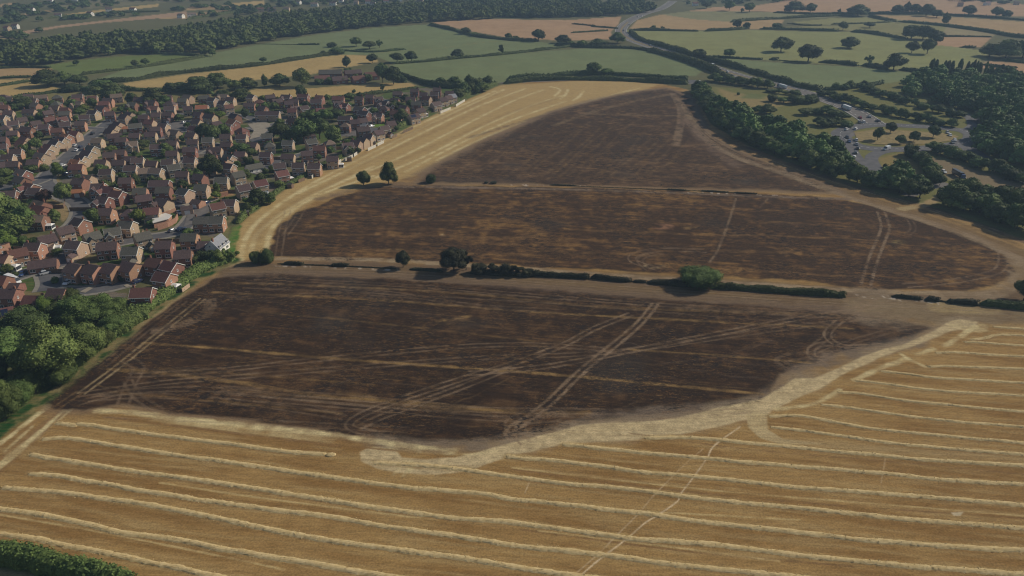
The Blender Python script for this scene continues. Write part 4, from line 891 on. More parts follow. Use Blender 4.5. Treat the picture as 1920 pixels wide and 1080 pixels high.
# ------------------------------------------------------------ hedges
def hedge(pp, w, h, label, group=None, mat=LEAFD, leaf=None, gaps=0.0, seed=1, name='hedge', step=None, bottom=0.0):
    rng = np.random.default_rng(seed); P = catmull(GP(pp), 4)
    d0 = P[len(P)//2].y; lf = leaf or max(.16, d0/1500.0); step = step or max(.8, d0/260.0)
    pts = []; 
    for a, b_ in zip(P[:-1], P[1:]):
        L = (b_-a).length; k = max(1, int(L/step))
        for i in range(k): pts.append(a.lerp(b_, i/k))
    pts.append(P[-1]); M = len(pts); V = []; F = []; T = []; nv = 0
    prof = [(-.5, 0), (-.52, .45), (-.36, .86), (0, 1.0), (.36, .86), (.52, .45), (.5, 0)]
    g = rng.random(M//6+3); hv = np.interp(np.arange(M), np.arange(len(g))*6, g)
    rings = []
    for i, p in enumerate(pts):
        q = pts[min(i+1, M-1)]-pts[max(i-1, 0)]; nn = Vector((-q.y, q.x, 0)).normalized()
        gap = hv[i] < gaps
        e = min(1, min(i, M-1-i)/1.5+.25); hh = (0.18 if gap else (.55+.75*hv[i]+.15*rng.random()))*h*e; ww = w*(.85+.3*rng.random())*(.5+.5*e)*(0.5 if gap else 1)
        rings.append((p, nn, ww, hh))
        V += [(p.x+nn.x*a*ww*(.92+.16*rng.random()), p.y+nn.y*a*ww*(.92+.16*rng.random()), z*hh*(.94+.12*rng.random())) for a, z in prof]
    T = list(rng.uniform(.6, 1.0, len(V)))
    for i in range(M-1):
        for k in range(6): F.append((i*7+k, i*7+k+1, (i+1)*7+k+1, (i+1)*7+k))
    F.append(tuple(range(6, -1, -1))); F.append(tuple((M-1)*7+k for k in range(7)))
    nv = len(V); Ltot = sum((b_-a).length for a, b_ in zip(pts[:-1], pts[1:])); n = int(min(9000, Ltot*(w+2*h)/(lf*lf*3.2)))
    ii = rng.integers(0, M-1, n); tt = rng.random(n); an = rng.random(n)*math.pi; rr = .95+.25*rng.random(n)
    for i in range(n):
        p, nn, ww, hh = rings[ii[i]]; p2 = rings[ii[i]+1][0]; c = p.lerp(p2, tt[i])
        a = math.cos(an[i])*.5*ww*rr[i]; z = math.sin(an[i])**.7*hh*rr[i]
        ctr = np.array((c.x+nn.x*a, c.y+nn.y*a, z+.02)); out = np.array((nn.x*math.cos(an[i]), nn.y*math.cos(an[i]), math.sin(an[i])))+rng.normal(size=3)*.5
        out /= np.linalg.norm(out); s1 = np.cross(out, rng.normal(size=3)); s1 /= np.linalg.norm(s1); s2 = np.cross(out, s1); s = lf*(.6+.9*rng.random())
        V += [tuple(ctr+s1*s), tuple(ctr+s2*s), tuple(ctr-s1*s), tuple(ctr-s2*s)]; F.append((nv, nv+1, nv+2, nv+3)); nv += 4
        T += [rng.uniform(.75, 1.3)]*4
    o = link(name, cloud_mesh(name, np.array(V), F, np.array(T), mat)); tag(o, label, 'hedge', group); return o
HG = 'hedges between the fields'
HL = [
 ([(150,141),(300,122),(385,107)],3,2.5,'hedge below the dark green meadow at the left'), ([(165,158),(240,153),(330,139),(480,124),(600,106),(645,101)],3,3,'long hedge between the green field and the golden strip'),
 ([(280,101),(330,103),(388,106)],2,2,'short hedge at the upper end of the dark green meadow'), ([(735,120),(800,116),(860,110),(960,101),(1060,89),(1078,86)],3,2.4,'hedge with two round oaks between the green fields'),
 ([(805,47),(850,57),(890,68),(960,76),(1010,78)],4,2.8,'hedge under the pink stubble left of the road'), ([(1040,85),(1110,90),(1180,91),(1225,97)],4,3.2,'hedge from the wide dark tree to the road'),
 ([(745,140),(775,150),(810,161),(860,166),(925,160)],4,3.2,'hedge between the estate and the green field'), ([(945,157),(1000,152),(1060,150),(1150,151),(1230,155),(1290,158)],4,3.2,'tall hedge along the back of the harvested field'),
 ([(950,149),(1040,144),(1100,140),(1180,143),(1290,149)],3.5,3,'hedge on the far side of the narrow lane'), ([(1218,96),(1260,107),(1310,123),(1345,138),(1370,147)],6,4,'thick hedge on the near side of the dual road'),
 ([(1182,60),(1200,75),(1250,90),(1310,108),(1380,127),(1450,148),(1500,163),(1540,170)],5,3.5,'long hedge on the far side of the dual road'), ([(1540,169),(1570,168),(1620,163),(1655,156)],4,3,'hedge right of the dual road under the green field'),
 ([(1183,57),(1250,58),(1310,59)],3,2.5,'hedge at the top of the great pale green field, left stretch'), ([(1320,59),(1370,57),(1405,54)],3,2.5,'hedge at the top of the great pale green field, middle stretch'),
 ([(1424,55),(1480,56),(1530,58),(1572,59)],3,2.5,'hedge at the top of the great pale green field, right stretch'), ([(1595,60),(1630,63),(1680,71),(1700,74)],4,3,'dark hedge running down to the big clump'),
 ([(1330,107),(1380,110),(1430,112)],3,2,'thin hedge under the great pale green field, left stretch'), ([(1442,112),(1495,116)],3,2.4,'broken hedge beside the largest oak, left stretch'), ([(1535,117),(1575,120),(1608,124)],4,3,'hedge right of the largest oak'),
 ([(1617,123),(1665,131)],4,3,'hedge between the slim tree and the tall dark oak'), ([(1686,131),(1735,137),(1760,138)],4,3,'hedge right of the tall dark oak'),
 ([(1370,42),(1420,38),(1470,35),(1530,32),(1600,29)],4,3,'hedge crossing above the green strip at the upper right'), ([(1450,24),(1500,26),(1560,27),(1640,27),(1740,27),(1830,32),(1940,40)],4,3,'long dark hedge below the top right stubble'),
 ([(1628,31),(1655,37),(1682,41)],4,3,'short bushy hedge between two trees at the upper right'), ([(1684,41),(1720,44),(1760,48),(1800,53),(1850,60),(1905,70),(1950,72)],5,3.2,'heavy hedge sloping down to the right edge'),
 ([(1476,44),(1510,48),(1540,48)],3,2,'thin hedge stub in the upper right green strip'), ([(1558,46),(1600,45),(1650,43),(1675,41)],3,2,'hedge above the tree hanging on the green strip'),
 ([(1765,69),(1810,69),(1860,70)],2.5,1.8,'thin hedge above the pink patch at the right'), ([(1800,89),(1830,90)],2.5,1.8,'hedge stub left of the rounded copse'), ([(1840,121),(1870,126),(1905,131)],4,2.6,'dark hedge on the stubble below the rounded copse'),
 ([(1875,113),(1925,119)],3,2.6,'hedge under the rounded copse'), ([(-20,130),(40,127),(95,128)],2.5,1.8,'hedge above the golden strips at the left'), ([(-20,148),(60,145)],2.5,1.8,'hedge between the upper golden strips'), ([(-20,165),(60,153)],2.5,1.8,'hedge between the lower golden strips'),
 ([(0,190),(50,181),(122,171)],3,2,'hedge below the golden strips'), ([(120,168),(175,171),(240,170),(330,172),(400,176)],4,3,'dark hedge behind the estate at the left'), ([(455,184),(560,190),(640,184),(700,177),(785,165)],2.5,2,'brown hedge and fence line behind the school meadow'),
 ([(742,146),(760,155)],4,4,'hedge at the right end of the school'), ([(1072,45),(1115,49)],2.5,1.6,'short hedge in the pink stubble, upper one'), ([(1108,50),(1160,54)],2.5,1.6,'short hedge in the pink stubble by the road'), ([(1070,62),(1140,58)],2.5,1.4,'thin hedge in the pink stubble, lower one'),
 ([(90,35),(200,26),(300,22)],3,2.5,'hazy hedge in the far left distance'), ([(350,37),(440,24),(500,14)],3,3,'hazy hedge in the far distance above the wood'), ([(440,82),(500,83),(560,84),(600,84)],2,1.2,'broken low hedge in the upper green field'),
 ([(640,95),(700,98),(760,93)],3,1.6,'bushy bank below the dark oak in the upper green field')]
for i, (pp, w, h, lb) in enumerate(HL): hedge(pp, w, h, lb, HG, LEAFD, gaps=.55 if 'broken' in lb else 0, seed=i)
FH = 'hedges inside the burnt field'
hedge([(985,516),(1030,518),(1105,522)], 2.2, 1.9, 'scorched hedge in the burnt field, stretch right of the thorn bushes', FH, BURNT, seed=51)
hedge([(1108,521),(1150,526),(1185,528)], 1.8, 1.5, 'low scorched hedge in the middle of the burnt field', FH, BURNT, gaps=.3, seed=52)
hedge([(1213,530),(1250,533),(1290,537)], 2.4, 1.8, 'scorched hedge just left of the wide green tree', FH, BURNT, seed=53)
hedge([(1335,539),(1400,543),(1480,549),(1585,556)], 2.6, 2.0, 'longest green hedge, right of the wide green tree', FH, LEAFD, seed=54)
hedge([(1672,556),(1700,559),(1730,562)], 1.2, .9, 'charred remnant of hedge right of the track crossing', FH, BURNT, gaps=.45, seed=55)
hedge([(1735,562),(1780,567),(1835,572)], 1.8, 1.4, 'scorched hedge towards the right edge', FH, BURNT, gaps=.2, seed=56)
hedge([(1838,571),(1880,575),(1960,582)], 2.6, 1.9, 'green hedge at the right edge beside the dark tree', FH, LEAFD, seed=57)
hedge([(520,495),(580,497),(640,499),(720,503),(742,504)], 1.4, 1.0, 'charred low hedge left of the round scorched tree', FH, BURNT, gaps=.5, seed=58)
hedge([(768,505),(800,507),(830,510)], 1.3, .9, 'low scorched hedge between the round scorched tree and the largest one', FH, BURNT, gaps=.2, seed=71)
hedge([(882,512),(930,515),(988,518)], 2.4, 1.8, 'ragged scorched hedge behind the row of thorn bushes', FH, BURNT, seed=72)
hedge([(1186,528),(1212,530)], 1.3, .9, 'tiny low hedge stub left of the stretch by the wide green tree', FH, BURNT, seed=73)
hedge([(1030,347),(1150,352),(1300,358),(1420,364)], 1.0, .5, 'charred low hedge line on the upper burnt strip', FH, BURNT, gaps=.5, seed=59)
hedge([(-120,1030),(0,1046),(60,1056),(130,1072),(200,1092),(260,1112)], 4.2, 3.0, 'thick bright green hedge at the bottom left corner', None, LEAF, leaf=.2, seed=60)
hedge([(-60,800),(0,766),(55,722),(125,684),(195,634),(262,590)], 8.5, 3.6, 'rough green bramble bank along the left field edge, lower stretch', 'bramble banks along the field edge', LEAF, leaf=.22, seed=61)
hedge([(262,586),(320,546),(375,508),(436,484)], 5.5, 2.2, 'rough green bramble bank along the left field edge, stretch below the houses', 'bramble banks along the field edge', LEAF, leaf=.22, seed=62)
hedge([(445,420),(470,396),(520,360),(580,326),(640,294)], 2.5, 1.8, 'bramble bank between gardens and stubble, near stretch', 'bramble banks along the field edge', LEAF, seed=63)
hedge([(650,288),(700,262),(760,234),(830,198),(930,158)], 3.5, 2.4, 'bramble bank between gardens and stubble, far stretch', 'bramble banks along the field edge', LEAF, seed=64)

# ------------------------------------------------------------ straw windrows
STRAWM = simple('straw', (0.46,0.34,0.16), (0.60,0.47,0.25), 1.3, 1.0, spec=.05)
def windrow(pp, label, w=1.25, h=.42, seed=0):
    rng = np.random.default_rng(seed+100); P = catmull(GP(pp), 12); pts = []
    d0 = min(p.y for p in P); step = max(.45, d0/300)
    for a, b_ in zip(P[:-1], P[1:]):
        L = (b_-a).length; k = max(1, int(L/step))
        for i in range(k): pts.append(a.lerp(b_, i/k))
    pts.append(P[-1]); M = len(pts); V = []; F = []
    g = rng.random(M//5+3); hv = np.interp(np.arange(M), np.arange(len(g))*5, g); g2 = rng.random(M//9+3)-.5; sh = np.interp(np.arange(M), np.arange(len(g2))*9, g2)
    prof = [(-.62, -.02), (-.42, .55), (-.16, .97), (.14, 1.0), (.40, .6), (.62, -.02)]
    for i, p in enumerate(pts):
        q = pts[min(i+1, M-1)]-pts[max(i-1, 0)]; nn = Vector((-q.y, q.x, 0)).normalized()
        e = min(1, min(i, M-1-i)/2+.3); hh = h*(.75+.4*hv[i]+.12*rng.random())*e; ww = w*(.8+.35*hv[(i*3) % M]+.15*rng.random())*(.6+.4*e); off = sh[i]*.35
        V += [(p.x+nn.x*(a*ww+off+.035*rng.normal()), p.y+nn.y*(a*ww+off+.035*rng.normal()), z*hh*(.95+.1*rng.random())) for a, z in prof]
    for i in range(M-1):
        for k in range(5): F.append((i*6+k, i*6+k+1, (i+1)*6+k+1, (i+1)*6+k))
    nv = len(V); Lt = sum((b_-a).length for a, b_ in zip(pts[:-1], pts[1:])); n = int(min(5000, Lt*6))
    ii = rng.integers(0, M, n)
    for i in range(n):
        b0 = V[ii[i]*6+rng.integers(0, 6)]; d = rng.normal(size=3); d /= np.linalg.norm(d); d[2] = abs(d[2])*.5; l = .28*rng.uniform(.5, 1.3); s = np.cross(d, rng.normal(size=3)); s /= np.linalg.norm(s); s *= .05
        c = np.array(b0)+np.array((rng.normal()*.15, rng.normal()*.15, .03+.05*rng.random())); c[2] = max(c[2], .02)
        V += [tuple(c-s), tuple(c+s), tuple(c+s+d*l), tuple(c-s+d*l)]; F.append((nv, nv+1, nv+2, nv+3)); nv += 4
    me = bpy.data.meshes.new('straw_windrow'); me.from_pydata(V, [], F); me.materials.append(STRAWM)
    o = link('straw_windrow', me); tag(o, label, 'windrow', 'straw windrows on the near stubble'); return o
WL = ['short windrow ending at a small heap just below the burnt ground','windrow second from the top at the left, running right across the stubble','windrow third from the top at the left, running right across the stubble','windrow fourth from the top at the left, starting at a dark tuft',
 'windrow fifth from the top at the left, beside a double wheel line','windrow sixth from the top at the left edge','lowest windrow, just above the bottom left hedge','windrow starting in the pale turning loop','windrow starting below the middle of the pale straw band','windrow touching the underside of the pale straw band, long one',
 'windrow starting where the footpath leaves the pale band','windrow starting right of the fan of scattered straw','windrow with a bent start at the junction of the pale band','windrow above the bent one at the right','windrow starting at the end of the lower diagonal straw line',
 'windrow starting at the middle of the upper diagonal straw line','windrow starting at the top of the upper diagonal straw line','windrow continuing a curved track at the right','short windrow fourth from the top at the right edge','short windrow third from the top at the right edge','kinked short windrow second from the top at the right edge','uppermost short windrow at the right edge']
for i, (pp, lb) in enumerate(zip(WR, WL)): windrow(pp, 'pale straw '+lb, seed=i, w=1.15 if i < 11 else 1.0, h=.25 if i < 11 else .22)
def heap(px, py, r, h, label, seed):
    rng = np.random.default_rng(seed); p = G(px, py); V, F, T = leafcloud([(0,0,.05,r,r*.7,h),(r*.6,.1,.05,r*.5,r*.5,h*.8),(-r*.5,-.1,.05,r*.5,r*.5,h*.7)], 160, .09, rng, core=1.0)
    me = bpy.data.meshes.new('straw_heap'); me.from_pydata(V.tolist(), [], F); me.materials.append(STRAWM); o = link('straw_heap', me, loc=p); tag(o, label, 'straw heap')
heap(620, 853, 1.2, .32, 'small straw heap at the end of the short windrow', 1)
# ------------------------------------------------------------ houses of the estate
def brick(name, c1, c2): return simple(name, c1, c2, 2.2, .9, rnd=.14)
ROOFM = {'b': simple('roof_brown', (0.080,0.054,0.054), (0.125,0.086,0.080), 1.6, .85, rnd=.18), 'r': simple('roof_red', (0.125,0.060,0.052), (0.175,0.085,0.070), 1.6, .85, rnd=.15),
         'g': simple('roof_grey', (0.085,0.080,0.068), (0.125,0.118,0.098), 1.6, .85, rnd=.12), 'o': simple('roof_orange', (0.34,0.135,0.07), (0.42,0.18,0.095), 1.6, .85, rnd=.1),
         's': simple('roof_slate', (0.20,0.21,0.235), (0.27,0.28,0.31), 1.6, .7), 't': simple('roof_tan', (0.17,0.125,0.095), (0.23,0.17,0.13), 1.6, .85, rnd=.12)}
WALLM = {'red': brick('brick_red', (0.20,0.105,0.08), (0.29,0.15,0.11)), 'tan': brick('brick_tan', (0.37,0.265,0.18), (0.48,0.36,0.26)), 'ora': brick('brick_orange', (0.33,0.185,0.125), (0.42,0.24,0.165)), 'ren': brick('render_white', (0.62,0.60,0.55), (0.75,0.73,0.68))}
WHITE = simple('white_upvc', (0.68,0.68,0.66), (0.80,0.80,0.78), 2, .5)
GLASS = simple('window_glass', (0.03,0.035,0.045), (0.06,0.07,0.085), 2, .12, spec=.6)
DOORM = [simple('door_white', (0.6,0.6,0.58), (0.7,0.7,0.68), 2, .5), simple('door_brown', (0.09,0.05,0.03), (0.13,0.08,0.05), 2, .5)]
POT = simple('chimney_brick', (0.19,0.09,0.06), (0.27,0.13,0.09), 2)
PVM = simple('solar_glass', (0.012,0.017,0.04), (0.02,0.028,0.06), 3, .15, spec=.6)
def gable_walls(L, D, e, r, wall, z0=0):
    mb = MB(); x, y = L/2, D/2
    mb.add([(-x,-y,z0-.3),(x,-y,z0-.3),(x,y,z0-.3),(-x,y,z0-.3),(-x,-y,e),(x,-y,e),(x,y,e),(-x,y,e),(-x,0,r-.12),(x,0,r-.12)],
           [(0,1,5,4),(2,3,7,6),(1,2,6,9,5),(3,0,4,8,7)])
    return mb
def gable_roof(L, D, e, r, oh=.35, th=.16):
    mb = MB(); x, y = L/2+oh*.7, D/2; sl = (r-e)/y; y2 = y+oh; ze = e-sl*oh
    for s in (-1, 1):
        a = [(-x, s*y2, ze), (x, s*y2, ze), (x, 0, r), (-x, 0, r)]; b_ = [(p[0], p[1], p[2]+th) for p in a]
        mb.add(a+b_, [(0,1,2,3),(4,5,6,7),(0,1,5,4),(1,2,6,5),(3,0,4,7)] if s < 0 else [(3,2,1,0),(7,6,5,4),(4,5,1,0),(5,6,2,1),(7,4,0,3)])
    return mb
def hip_roof(L, D, e, r, oh=.35):
    x, y = L/2+oh, D/2+oh; k = max(L/2-D/2, .6); mb = MB()
    mb.add([(-x,-y,e-.1),(x,-y,e-.1),(x,y,e-.1),(-x,y,e-.1),(-k,0,r),(k,0,r)], [(0,1,5,4),(2,3,4,5),(1,2,5),(3,0,4),(3,2,1,0)]); return mb
def barge(L, D, e, r, oh=.35):
    mb = MB(); x = L/2+oh*.7; y = D/2; sl = (r-e)/y; y2 = y+oh; ze = e-sl*oh
    for sx in (-1, 1):
        for s in (-1, 1):
            x0, x1 = sx*(x+.003), sx*(x+.06); a = [(x0, s*y2, ze-.14), (x0, s*y2, ze+.17), (x0, 0, r+.17), (x0, 0, r-.14)]; b_ = [(x1, p[1], p[2]) for p in a]
            mb.add(a+b_, [(0,1,2,3),(4,7,6,5),(0,4,5,1),(1,5,6,2),(3,2,6,7),(0,3,7,4)])
    for s in (-1, 1): mb.box(-x, x, *sorted((s*(y2+.004), s*(y2+.09))), ze-.08, ze+.12)
    return mb
def window_mesh(w=1.5, h=1.15):
    mb = MB(); t = .09
    mb.box(-w/2, w/2, -.06, .0, 0, t); mb.box(-w/2, w/2, -.06, .0, h-t, h); mb.box(-w/2, -w/2+t, -.06, 0, t, h-t); mb.box(w/2-t, w/2, -.06, 0, t, h-t); mb.box(-t/2, t/2, -.06, 0, t, h-t)
    mb.box(-w/2-.1, w/2+.1, -.14, 0, -.1, -.002); o = len(mb.m); mb.box(-w/2+t, w/2-t, -.02, -.005, t, h-t, 1)
    return mb.mesh('window', [WHITE, GLASS])
WIN = window_mesh(); WINS = window_mesh(.8, 1.0); WINB = window_mesh(2.1, 1.35)
def door_mesh(i):
    mb = MB(); mb.box(-.48, .48, -.05, 0, 0, 2.05); mb.box(-.25, .25, -.07, -.051, 1.2, 1.75, 1); return mb.mesh('door', [DOORM[i], GLASS])
DOORS = [door_mesh(0), door_mesh(1)]
gd = MB(); gd.box(-1.15, 1.15, -.05, 0, 0, 2.05)
for k in range(1, 5): gd.box(-1.15, 1.15, -.062, -.051, k*.41-.03, k*.41)
GDOOR = gd.mesh('garage_door', [WHITE])
cm = MB(); cm.box(-.42, .42, -.3, .3, -.9, .95); cm.box(-.47, .47, -.35, .35, .8, .9); cm.box(-.3, -.08, -.1, .1, .95, 1.2); cm.box(.08, .3, -.1, .1, .95, 1.2); CHIM = cm.mesh('chimney', [POT])
CACHE = {}
def cached(key, fn):
    if key not in CACHE: CACHE[key] = fn()
    return CACHE[key]
rh = random.Random(23); HP = []; HS_ = .85
RN = {'b': 'brown', 'r': 'red', 'g': 'grey', 'o': 'orange', 's': 'pale slate', 't': 'tan'}
def house(x, y, ang, L, kind, rc, wc, label, near, bar, group, D=7.4, evrg=None):
    e = bpy.data.objects.new('bungalow' if kind == 'D' else 'brick_house' if wc != 'ren' else 'white_house', None); COL.objects.link(e); e.location = (x, y, 0); e.rotation_euler[2] = ang; e.scale = (HS_, HS_, HS_*1.02)
    tag(e, label, 'bungalow' if kind == 'D' else 'house', group)
    ev, rg = evrg or ((2.5, 4.7) if kind == 'D' else (4.9, 7.3))
    L = round(L*2)/2; R_, W_ = ROOFM[rc], WALLM[wc]
    link('wall', cached(('w', L, D, ev, kind == 'C', wc), lambda: (gable_walls(L, D, ev, (ev+.1 if kind == 'C' else rg), wc).mesh('wall', [W_]))), e)
    rf = link('roof', cached(('r', L, D, kind == 'C', ev, rc), lambda: (hip_roof(L, D, ev, rg) if kind == 'C' else gable_roof(L, D, ev, rg)).mesh('roof', [R_])), e)
    if kind != 'C' and bar: link('bargeboard', cached(('b', L, D, ev), lambda: barge(L, D, ev, rg).mesh('bargeboard', [WHITE])), e)
    def put(me, nm, px, py, pz, rz=0, parent=None):
        o = link(nm, me, parent or e, (px, py, pz)); o.rotation_euler[2] = rz; return o
    if kind != 'C' and rh.random() < .6: put(CHIM, 'chimney', rh.choice([-1, 1])*(L/2-.9), .5, rg, 0, rf)
    y0 = -D/2-.004; y1 = D/2+.004
    n = 3 if L > 8 else 2
    for i in range(n):
        px = (i-(n-1)/2)*(L-2.6)/max(1, n-1)
        if kind != 'D':
            put(WIN, 'window', px, y0, 3.45); put(WIN, 'window', px, y1, 3.45, math.pi)
        if i != 1 or n == 2: put(WINB if near or i == 0 else WIN, 'window', px*.9, y0, .85)
    put(DOORS[rh.randrange(2)], 'door', .3 if n == 3 else .0, y0, 0)
    put(WINB, 'window', -L/4, y1, .7, math.pi); put(DOORS[0], 'door', L/5, y1, 0, math.pi)
    if kind != 'D' and rh.random() < .7: put(WINS, 'window', L/2+.004, rh.uniform(-1.5, 1.5), 3.5, math.pi/2)
    if kind != 'D' and near: put(WINS, 'window', L/2+.004, rh.uniform(-1.5, 1.5), 1.0, math.pi/2)
    if kind == 'B':      # garage wing in front
        gx = L/2-1.6
        mb = gable_walls(4.0, 3.1, 2.3, 3.6, wc); g = link('garage_wall', cached(('gw', wc), lambda: mb.mesh('garage_wall', [W_])), e, (gx, -D/2-2.003, 0)); g.rotation_euler[2] = -math.pi/2
        g = link('garage_roof', cached(('gr', rc), lambda: gable_roof(4.0, 3.1, 2.3, 3.6, .25, .12).mesh('garage_roof', [R_])), e, (gx, -D/2-2.0, 0)); g.rotation_euler[2] = -math.pi/2
        put(GDOOR, 'garage_door', gx, -D/2-4.01, 0)
    if kind == 'E':      # lean-to conservatory at the right gable / back
        mb = MB(); mb.box(0, 3.0, -1.6, 1.6, -.2, .6); 
        for xx in (0.02, .95, 1.9, 2.9):
            for yy in (-1.6, 1.5): mb.box(xx, xx+.1, yy, yy+.1, .6, 2.2)
        mb.box(.05, 2.95, -1.55, 1.55, .6, 2.15, 1); mb.add([(0,-1.75,2.2),(3.15,-1.75,2.2),(3.15,1.75,2.2),(0,1.75,2.2),(0,0,2.95),(2.3,0,2.95)], [(0,1,5,4),(2,3,4,5),(1,2,5),(3,2,1,0)])
        link('conservatory', cached('cons', lambda: mb.mesh('conservatory', [WHITE, GLASS])), e, (L/2+.01, 0, 0))
    if kind == 'P':      # solar panels on the camera-side slope
        mb = MB(); sl = (rg-ev)/(D/2)
        for k in range(4):
            xa = -L/2+.8+k*1.15; mb.add([(xa,-D/2+.5,ev+.5*sl+.23),(xa+1.05,-D/2+.5,ev+.5*sl+.23),(xa+1.05,-.6,rg-.6*sl+.23),(xa,-.6,rg-.6*sl+.23)], [(0,1,2,3)])
        link('solar_panel', mb.mesh('solar_panel', [PVM]), rf)
    if kind == 'F':      # projecting cross gable
        g = link('front_gable', cached(('fg', wc), lambda: gable_walls(3.2, 3.6, 4.7, 6.4, wc).mesh('front_gable', [W_])), e, (-L/4, -D/2-.6, 0)); g.rotation_euler[2] = -math.pi/2
        g = link('gable_roof', cached(('fr', rc), lambda: gable_roof(3.2, 3.6, 4.7, 6.4, .3, .14).mesh('gable_roof', [R_])), e, (-L/4, -D/2-.6, 0.01)); g.rotation_euler[2] = -math.pi/2
        if bar: g = link('bargeboard', cached('fb', lambda: barge(3.2, 3.6, 4.7, 6.4, .3).mesh('bargeboard', [WHITE])), e, (-L/4, -D/2-.6, 0.0)); g.rotation_euler[2] = -math.pi/2
        put(WIN, 'window', -L/4, -D/2-2.21, 3.2); put(WINB, 'window', -L/4, -D/2-2.21, .7)
    return e
# ridge ends in the drawing: (ax, ay, bx, by, roof, wall, kind, barge)
H1 = [  # farthest band
 (4,205,24,204,'b','tan','A',0),(40,202,66,202,'b','tan','A',0),(80,206,96,203,'b','red','A',0),(112,199,127,199,'r','red','A',0),(165,203,182,205,'b','tan','A',1),(148,214,164,212,'b','tan','A',0),(-6,213,10,214,'b','tan','A',1),
 (30,219,47,216,'b','tan','A',0),(14,225,30,223,'b','tan','A',0),(56,226,73,222,'b','red','A',0),(83,219,98,216,'r','red','A',0),(104,219,124,215,'r','tan','F',1),(111,227,129,225,'b','red','B',0),(72,231,90,230,'b','red','A',0),
 (140,225,157,224,'b','ora','A',0),(36,235,60,236,'b','red','A',0),(10,243,32,241,'b','ora','A',0),(38,252,50,255,'r','tan','A',0),(31,260,45,262,'r','tan','A',0),(0,232,14,231,'b','tan','C',0),(-8,254,8,253,'b','red','A',0),(-10,268,8,266,'b','red','A',0),
 (132,242,144,243,'r','tan','A',0),(115,246,128,250,'o','ora','A',0),(106,252,121,256,'b','tan','A',1),(94,258,109,262,'b','tan','A',1),(82,266,96,269,'r','tan','A',1),(74,273,90,277,'r','tan','A',0),(66,281,83,286,'t','tan','A',0),(20,277,36,276,'b','ora','A',0),
 (236,206,247,209,'b','tan','A',0),(225,210,239,213,'b','tan','A',0),(214,224,225,227,'b','tan','A',0),(205,230,219,233,'b','tan','A',0),(199,238,210,240,'b','tan','A',0),(198,207,210,206,'b','red','A',0),
 (172,256,189,256,'t','tan','A',0),(163,268,176,272,'g','tan','A',0),(153,277,171,281,'b','tan','A',0),(142,287,157,290,'b','tan','A',0),(132,295,148,297,'o','tan','A',0),(126,305,156,304,'r','ora','A',0),
 (274,196,297,196,'r','tan','F',0),(306,197,328,196,'b','tan','A',0),(344,197,358,196,'b','tan','A',0),(364,195,391,194,'o','ora','A',0),(281,209,302,208,'b','tan','A',0),(305,207,322,207,'b','red','B',0),(272,221,287,222,'r','tan','A',0),(257,213,278,212,'b','red','A',0),
 (298,228,311,229,'b','tan','A',0),(280,235,301,234,'b','red','A',0),(268,245,293,244,'b','tan','A',0),(240,247,262,246,'b','tan','A',0),(217,255,234,254,'b','red','A',0),(236,263,255,261,'t','tan','F',1),(308,261,333,260,'b','tan','A',0),(284,268,298,267,'b','red','A',0),
 (365,206,376,207,'b','red','A',0),(361,220,375,222,'b','tan','A',0),(355,232,368,235,'r','tan','A',0),(350,245,364,246,'b','tan','A',0),(352,259,367,258,'b','tan','A',0),(340,273,368,272,'b','red','A',0),
 (376,255,400,254,'g','tan','A',0),(411,249,432,248,'b','tan','A',0),(441,249,463,249,'b','tan','A',0),(412,263,434,263,'b','red','A',0),(418,195,437,192,'r','tan','A',0),(455,190,479,190,'b','ora','A',0),(484,195,499,197,'b','red','A',0),(475,206,527,206,'b','tan','A',0),
 (428,219,442,224,'o','red','A',0),(415,231,432,231,'b','red','A',0),(444,234,460,238,'r','red','C',0),(463,263,481,264,'b','tan','A',0),(499,264,509,263,'g','tan','C',0),(511,264,522,263,'g','tan','C',0),(528,260,550,260,'g','tan','A',0),
 (533,187,549,186,'b','red','A',0),(537,201,556,200,'r','tan','A',0),(541,216,555,221,'r','red','A',0),(412,291,427,296,'g','tan','A',0),(420,285,435,289,'g','tan','A',0),(433,208,445,213,'b','red','A',0),(398,228,410,222,'b','red','A',0),
 (538,183,560,182,'b','tan','A',0),(544,199,558,195,'b','tan','A',0),(562,197,575,194,'b','tan','B',0),(580,184,604,183,'b','red','A',0),(591,201,609,199,'r','red','A',0),(621,178,646,178,'r','red','A',0),(626,188,640,186,'b','red','F',1),(640,190,652,192,'r','red','F',1),
 (664,195,684,199,'t','red','A',1),(672,203,692,207,'b','red','A',1),(702,209,716,210,'b','ora','F',1),(641,227,652,227,'t','red','C',0),(656,222,673,221,'b','red','A',0),(672,220,685,218,'b','ren','A',0),(702,180,716,178,'b','red','F',1),(714,186,726,188,'b','red','F',1),(728,190,742,188,'b','red','F',1),
 (724,226,740,223,'b','tan','A',0),(712,235,727,231,'b','tan','B',0),(702,243,715,239,'b','tan','A',0),(684,248,697,250,'b','tan','A',0),(672,253,686,256,'b','tan','A',0),(659,259,674,261,'b','tan','A',0),(764,214,786,208,'b','tan','P',0),(778,203,796,198,'b','tan','E',0),
 (808,191,826,186,'b','tan','A',0),(824,182,836,179,'b','tan','A',0),(834,178,845,175,'b','tan','A',0),(842,175,852,173,'s','tan','A',0),(834,168,852,168,'b','tan','A',0),(759,179,780,179,'b','red','A',0),(785,171,803,171,'b','red','A',0),(806,170,822,170,'b','red','A',0),(768,164,786,164,'b','red','A',0),
 (735,169,755,169,'b','red','A',0),(811,162,827,162,'b','red','A',0),(733,181,747,182,'b','red','A',0),(750,194,763,196,'b','red','A',0),(684,175,700,175,'b','red','A',0),(665,178,680,178,'b','red','A',0)]
